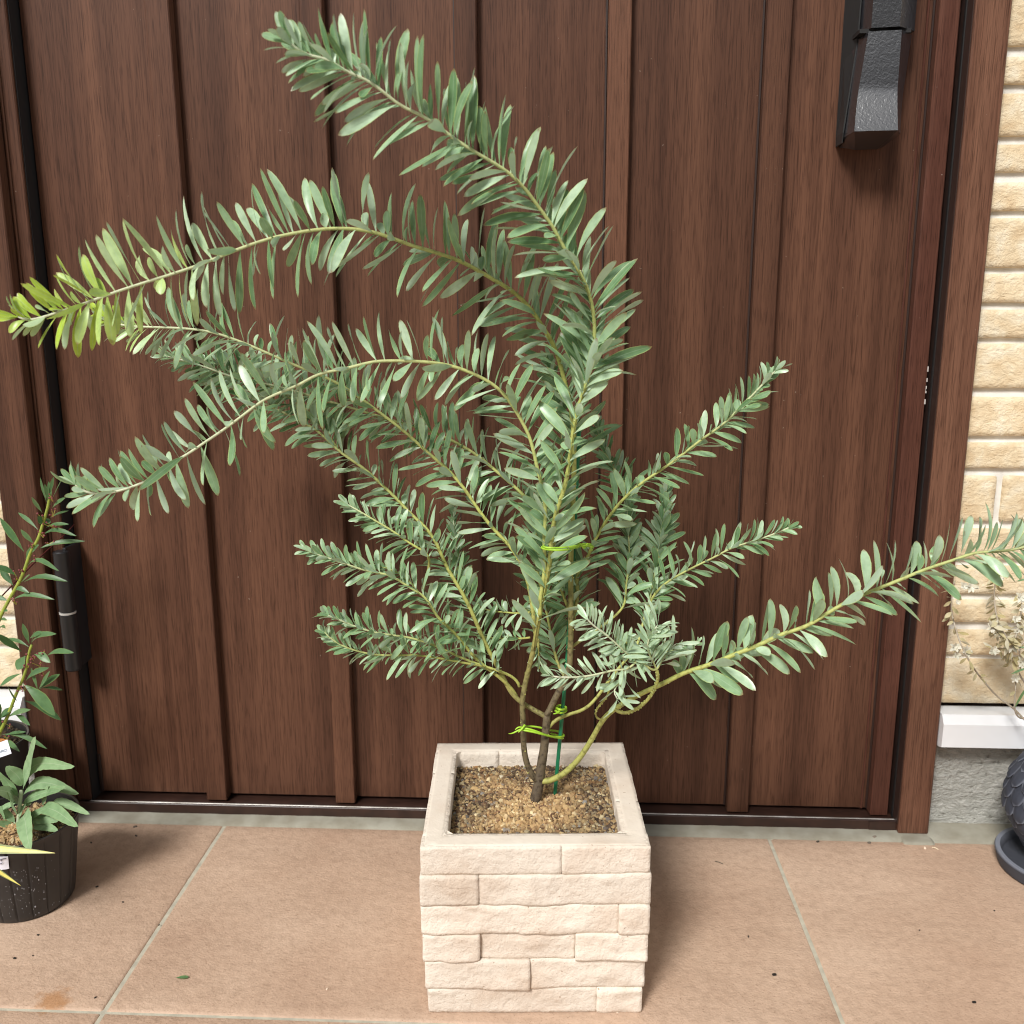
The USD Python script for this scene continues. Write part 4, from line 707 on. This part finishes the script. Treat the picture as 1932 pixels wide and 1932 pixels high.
# sage-green plant
sage = thing('sage_plant', 'low plant with broad soft sage-green toothed leaves in the front black pot', 'plant')
SY = .785
def tooth(v, f, a, amt=.055):
    e = np.abs(a[:, 1]) > .5; return v, f, a
LSF = np.linspace(0, 1, 22); 
def sprof(s): return np.clip(np.clip(np.sin(np.pi * np.clip(s, 0, 1) ** .85), 0, 1) ** np.where(s < .5, .95, .52) + .07 * (1 - s), .03, 1.1) * (1 + .045 * np.sin(s * 75) * (s > .15))
SL = [(190, 880, 295, 445, 132, 0, .012), (180, 850, 50, 690, 120, .28, 0), (150, 935, -30, 715, 95, 0, 0), (215, 900, 615, 690, 120, .24, .02), (190, 930, 650, 915, 112, .24, 0), (185, 1000, 540, 860, 95, .05, .01), (350, 1010, 398, 848, 62, 0, 0), (385, 1070, 740, 1085, 84, .22, .01), (315, 1085, 645, 1185, 118, .14, .025), (250, 1140, 482, 1140, 80, .05, 0), (230, 1180, 478, 1222, 92, .05, .02), (215, 1190, 255, 1385, 165, .22, .050), (120, 1200, 425, 1010, 66, .03, 0), (120, 1150, -10, 1020, 70, 0, 0), (110, 1200, -40, 1150, 60, .1, 0), (150, 1100, 215, 1005, 85, 0, 0), (150, 1110, 60, 900, 70, 0, .02), (50, 945, 98, 888, 55, 0, 0), (0, 1060, 132, 985, 55, .05, 0), (40, 1150, 20, 1010, 60, 0, 0), (200, 1010, 280, 940, 70, 0, 0), (160, 1000, -20, 880, 110, .1, .03), (60, 1180, -60, 1280, 70, .1, 0), (320, 960, 500, 890, 70, .05, .02), (170, 1130, 260, 1080, 70, .0, 0)]
rs2 = np.random.default_rng(14)
for x0, y0, x1, y1, w, bow, dz in SL:
    p0, p1 = at(*q5(x0, y0), SY + dz * .3), at(*q5(x1, y1), SY - dz - rs2.uniform(0, .012)); d = p1 - p0; L = np.linalg.norm(d); nn = np.array([rs2.normal(0, .3), -.75, .75])
    v, f, a = leaf(p0, d, nn, L, w * .2287 * SY / F, 0, rs2.normal(0, .15), rs2.random() * .9, sprof(LSF), .16, .12, LSF)
    up = np.array([0, -.15, 1.0]); up = up - d * (up @ d) / (d @ d); v = v + up[None] * (bow * L * np.sin(np.pi * a[:, 0] ** .8) ** 1.2)[:, None]
    obj('leaf', trimesh.Trimesh(v, f, process=False), 'leaf_sage', sage, smooth=True, prim={'lf': a})
C = spline([at(*q5(x, y), SY) for x, y in ((150, 1290), (155, 1100), (165, 1000), (175, 890))], .004); obj('stem', tube(C, .0018, 9), 'stem_pale', sage, smooth=True)
for x0, y0, x1, y1 in ((150, 1250, 120, 1150), (130, 1250, 60, 1180), (150, 1240, 260, 1160), (120, 1240, 230, 1180), (0, 1250, 120, 1235)):
    C = spline([at(*q5(x0, y0), SY), at(*q5((x0 + x1) / 2, (y0 + y1) / 2 + 8), SY), at(*q5(x1, y1), SY)], .004); obj('stem', tube(C, .0010, 7), 'stem_pale', sage, smooth=True)

# handwritten tag on the front pot
tg = thing('plant_tag', 'white handwritten paper tag on the front black nursery pot', 'tag')
def on_pot(x, y):                                               # the pot's front surface under a picture point
    lo, hi = .70, .80
    for Yq in np.linspace(lo, hi, 400):
        p = at(x, y, Yq); r = math.hypot(p[0] + .512, p[1] - .782)
        if r < .0415 + .011 * p[2] / H1 + .0012: return p
    return p
card = [on_pot(-14, 1617), on_pot(15.3, 1615.5), on_pot(17.6, 1638.5), on_pot(-12, 1643)]
obj('card', quad(card, -.0005), 'paper', tg)
ink = []
for st_ in ([(-6, 1622.5), (4, 1621), (9, 1619.6), (13, 1619.5)], [(3.2, 1621), (3.9, 1624.5)], [(-2, 1628.5), (2, 1629.3), (5.5, 1627.2)]):
    ink.append(tube(spline([on_pot(x, y) + np.array([0, -.0009, .0003]) for x, y in st_], .0006), .00028, 5))
obj('writing', cat(ink), 'ink', tg)
# yellow variegated blades entering from the left
vg = thing('variegated_plant', 'plant with stiff yellow blades edged green at the lower left edge', 'plant')
VS = np.linspace(0, 1, 18)
for (x0, y0, x1, y1, wpx, dy, tw) in ((-70, 1597, 104, 1609.5, 27, .700, 0), (-60, 1608, 39, 1671, 19, .695, .3)):
    p0, p1 = at(x0, y0, dy), at(x1, y1, dy); pf = np.clip((1 - VS) ** .75 * 1.05, .02, 1)
    v, f, a = leaf(p0, p1 - p0, np.array([.1, -.75, .6]), np.linalg.norm(p1 - p0), wpx * dy / F, .0, tw, .5, pf, .12, 0, VS)
    # five columns so that the green margin is as wide as in life
    V5, A5 = [], []
    for i in range(len(VS)):
        l, c, r = v[3 * i:3 * i + 3]
        for k, pt in ((-1, l), (-.5, (l + c) / 2), (0, c), (.5, (r + c) / 2), (1, r)): V5.append(pt); A5.append((VS[i], k, .5))
    fs = [t for i in range(len(VS) - 1) for k in range(4) for t in ((5 * i + k, 5 * i + k + 1, 5 * i + k + 6), (5 * i + k, 5 * i + k + 6, 5 * i + k + 5))]
    obj('leaf', trimesh.Trimesh(np.array(V5), fs, process=False), 'leaf_variegated', vg, smooth=True, prim={'lf': A5})

# ---------------------------------------------------------------- right: feathered ornament on a saucer, dried trailing plant
ctr = np.array([.512, .872, 0])
ORN = ctr + (.004, .004, 0)
sa = obj('saucer', lathe([(.001, .0005), (.050, .0005), (.055, .003), (.0585, .0155), (.0575, .0175), (.0535, .0175), (.0505, .009), (.046, .007), (.001, .007)], 72, ctr), 'slate_paint', smooth=35)
sv = np.array(sa.GetAttribute('points').Get()); tt = np.where((sv[:, 2] > .0165)[:, None], [.15, .16, .19], [.038, .041, .052]) * (1 + .25 * fbm(sv * 80, 3, 1)[:, None])
UsdGeom.PrimvarsAPI(sa).CreatePrimvar('tint', Sdf.ValueTypeNames.Float3Array, 'vertex').Set(Vt.Vec3fArray.FromNumpy(tt.astype(np.float32)))
tag(sa, 'round dark grey saucer under the feathered ornament at the right edge', 'saucer')
orn = thing('garden_ornament', 'dark slate-grey ornament covered with overlapping feather scales on its saucer', 'ornament', ORN)
prz = np.array([.0075, .012, .029, .047, .068, .092, .114, .130, .148, .165]); prr = np.array([.022, .027, .039, .050, .0590, .0565, .046, .034, .022, .012])
bm = lathe([(.001, .0075)] + [(r - .003, z) for z, r in zip(prz, prr)] + [(.001, .168)], 48); obj('body', bm, 'slate_paint', orn, smooth=60, prim=None)
bo = stage.GetPrimAtPath(str(orn.GetPath()) + '/body'); nb = len(bo.GetAttribute('points').Get()); UsdGeom.PrimvarsAPI(bo).CreatePrimvar('tint', Sdf.ValueTypeNames.Float3Array, 'vertex').Set(Vt.Vec3fArray.FromNumpy(np.tile(np.float32([.03, .032, .04]), (nb, 1))))
def scale_mesh(w, L):
    us, vs = np.linspace(-1, 1, 9), np.linspace(0, 1, 9); V, C_ = [], []
    for b in vs:
        hw = math.sqrt(max(0, 1 - max(0, (b - .5) / .5) ** 2)) * (.8 + .2 * min(1, b * 2))
        for a in us:
            r2 = max(abs(a), 0) ; edge = max(abs(a) ** 3, max(0, (b - .45) / .55) ** 3)
            V.append((a * hw * w / 2, .0045 * (1 - edge) * (.25 + .75 * b) + .0012 * (edge > .55) * (b > .2) + .0018 * b, -b * L)); C_.append(edge)
    fs = [t for i in range(8) for j in range(8) for t in ((i * 9 + j, i * 9 + j + 1, i * 9 + j + 10), (i * 9 + j, i * 9 + j + 10, i * 9 + j + 9))]
    return np.array(V), np.array(fs), np.array(C_)
ro = np.random.default_rng(6)
for q, zz in enumerate(np.arange(.030, .152, .0140)):
    r = np.interp(zz, prz, prr); rlow = np.interp(zz - .02, prz, prr); cnt = max(7, int(2 * math.pi * r / .0160))
    for k in range(cnt):
        a = (k + .5 * (q % 2)) * 2 * math.pi / cnt; v, f, ed = scale_mesh(.0185, .0270); tl = math.atan2(rlow - r, .02)
        c_, s_ = math.cos(tl), math.sin(tl); v = np.stack([v[:, 0], v[:, 1] * c_ - v[:, 2] * s_, v[:, 1] * s_ + v[:, 2] * c_], 1)
        out = np.array([math.cos(a), math.sin(a), 0]); sd = np.array([-math.sin(a), math.cos(a), 0]); w3 = v[:, :1] * sd + (v[:, 1:2] + r - .0035) * out; w3[:, 2] = v[:, 2] + zz
        e = np.clip((ed - .45) / .4, 0, 1)[:, None] * ro.uniform(.45, 1); col = np.array([.034, .039, .055]) * (1 - e) + np.array([.20, .22, .27]) * e
        obj('scale', trimesh.Trimesh(w3, f, process=False), 'slate_paint', orn, smooth=True, prim={'tint': col})
def q3(x, y): return 1768 + .1961 * x, 1010 + .1961 * y
dry = thing('dried_trailing_plant', 'straggly dried plant with pale star-shaped leaf tips against the right brick wall', 'plant')
D_ = .905
ds = [[(170, 460), (140, 600), (145, 760), (180, 900), (230, 1050), (300, 1190), (360, 1290), (480, 1440), (620, 1580), (740, 1670), (837, 1770), (950, 1850)], [(590, 380), (550, 560), (560, 700), (600, 860), (680, 1000), (720, 1160), (770, 1300), (900, 1500)], [(810, 560), (800, 800), (760, 960), (735, 1040)], [(755, 1370), (752, 1500), (748, 1660), (840, 1760)], [(860, 1000), (800, 1080), (820, 1210), (870, 1350)], [(530, 880), (600, 930), (680, 1000)], [(540, 1100), (620, 1090), (720, 1160)]]
rq = np.random.default_rng(31)
for k, sp_ in enumerate(ds):
    C = spline([at(*q3(x, y), D_ + .012 * math.sin(i + k)) for i, (x, y) in enumerate(sp_)], .003); obj('stem', tube(C, np.linspace(.0006, .0011, len(C)), 6), 'stem_dry', dry, smooth=True)
    dens = [.0042, .0013, .0012, .012, .003, .003, .003][k]; end = [.62, .72, 1, .4, .6, 1, .9][k]; s = 0; Lc = .003 * len(C)
    while s < Lc * end:
        i = int(s / .003); t = C[min(i + 1, len(C) - 1)] - C[max(i - 1, 0)]; t /= np.linalg.norm(t); rdn = np.cross(t, rq.normal(size=3)); d = rdn / np.linalg.norm(rdn) + t * .4 + np.array([0, -.2, .0])
        v, f, a = leaf(C[i], d, rq.normal(size=3) + (0, -1, .5), rq.uniform(.008, .0135), rq.uniform(.0030, .0045), .2, 0, rq.random() * (1.2 if k else .7), LW2, .2); obj('leaf', trimesh.Trimesh(v, f, process=False), 'leaf_dry', dry, smooth=True, prim={'lf': a}); s += dens * rq.uniform(.6, 1.4)
for x, y, R in ((280, 1110, 62), (170, 1070, 58), (330, 490, 62), (260, 480, 40), (530, 880, 75), (590, 930, 50), (720, 1050, 72), (540, 1100, 55), (820, 1210, 70), (805, 590, 60), (750, 1370, 45), (600, 400, 40), (790, 900, 60), (760, 800, 40), (830, 700, 50), (190, 1150, 40), (175, 560, 30), (200, 640, 26)):
    c = at(*q3(x, y), D_ - .008); fl = []
    for k in range(11):
        a = k * 2.4 + rq.normal(0, .2); d = np.array([math.cos(a), -.45 - .5 * (k > 7) + rq.normal(0, .2), math.sin(a)]); fl.append(leaf(c, d, np.array([0, -1, .3]), R * 1.15 * .1961 * D_ / F * rq.uniform(.7, 1.1), .0031, .1, 0, rq.random(), LW2, .25))
    m, a = join(fl); obj('leaf_star', m, 'leaf_star', dry, smooth=True, prim={'lf': a})
for p0, p1, w in (((900, 420), (765, 442), 20), ((900, 1270), (712, 1336), 22), ((905, 1400), (745, 1660), 24), ((900, 1085), (768, 1080), 14)):
    v, f, a = blade(at(*q3(*p0), D_ - .02), at(*q3(*p1), D_ - .015), w * .1961 * D_ / F, .05, rnd=.9); obj('green_blade', trimesh.Trimesh(v, f, process=False), 'leaf_green', dry, smooth=True, prim={'lf': a})

# ---------------------------------------------------------------- small litter on the floor
pc = atz(343, 1845, .002); v, f, a = leaf(pc - (.005, 0, 0), np.array([1, .1, .05]), np.array([0, 0, 1.0]), .0105, .004, .05, 0, .8); 
o = obj('fallen_leaf', trimesh.Trimesh(v, f, process=False), 'leaf_green', smooth=True, prim={'lf': a}); tag(o, 'tiny fallen green leaf scrap on the tile left of the planter', 'leaf')
lit = []; lc = []
for x, y, s, c in ((183, 1673, .0013, .03), (172, 1590, .0012, .03), (72, 1764, .0011, .03), (28, 1808, .0013, .03), (180, 1882, .0011, .03), (257, 1577, .0014, .06), (255, 1560, .0018, .12), (300, 1745, .0008, .03), (1461, 1839, .0017, .02), (1838, 1891, .0015, .02), (1735, 1755, .0007, .04), (1412, 1767, .001, .05), (1516, 1578, .0018, .08), (1543, 1588, .0016, .06), (1650, 1580, .0026, .2), (1640, 1590, .0018, .12), (1876, 1718, .0008, .03), (617, 1866, .0011, .7), (1165, 1910, .001, .5), (1745, 1600, .0016, .75), (232, 1702, .001, .05), (62, 1803, .0008, .04)):
    p = atz(x, y, .0008); m = rock(-s, s, -s * .55, s * .55, -s * .5, s * .5, s * .5, s * .4, s * .3, int(x)); m.apply_transform(trimesh.transformations.rotation_matrix(x, (0, 0, 1))); m.apply_translation(p); lit.append(m); lc.append(np.tile((c, c * .8, c * .62), (len(m.vertices), 1)))
for x, y, a_, L, c in ((1349, 1625, -.7, .009, .12), (1817, 1578, .3, .012, .6), (1826, 1569, 1.9, .010, .62), (1812, 1570, 2.6, .008, .6), (1759, 1599, -.8, .006, .8), (1730, 1556, .2, .006, .25), (1900, 1562, .4, .006, .2)):
    p = atz(x, y, .0012); m = tube(spline([p, p + (L * .5 * math.cos(a_), L * .5 * math.sin(a_), .001), p + (L * math.cos(a_ + .15), L * math.sin(a_ + .15), 0)], .001), .0004, 5); lit.append(m); lc.append(np.tile((c, c * .85, c * .6), (len(m.vertices), 1)))
o = obj('floor_litter', cat(lit), 'tint', prim={'tint': np.vstack(lc)}); tag(o, 'dark crumbs and bits of dry leaf scattered on the porch tiles', 'litter', kind='stuff')
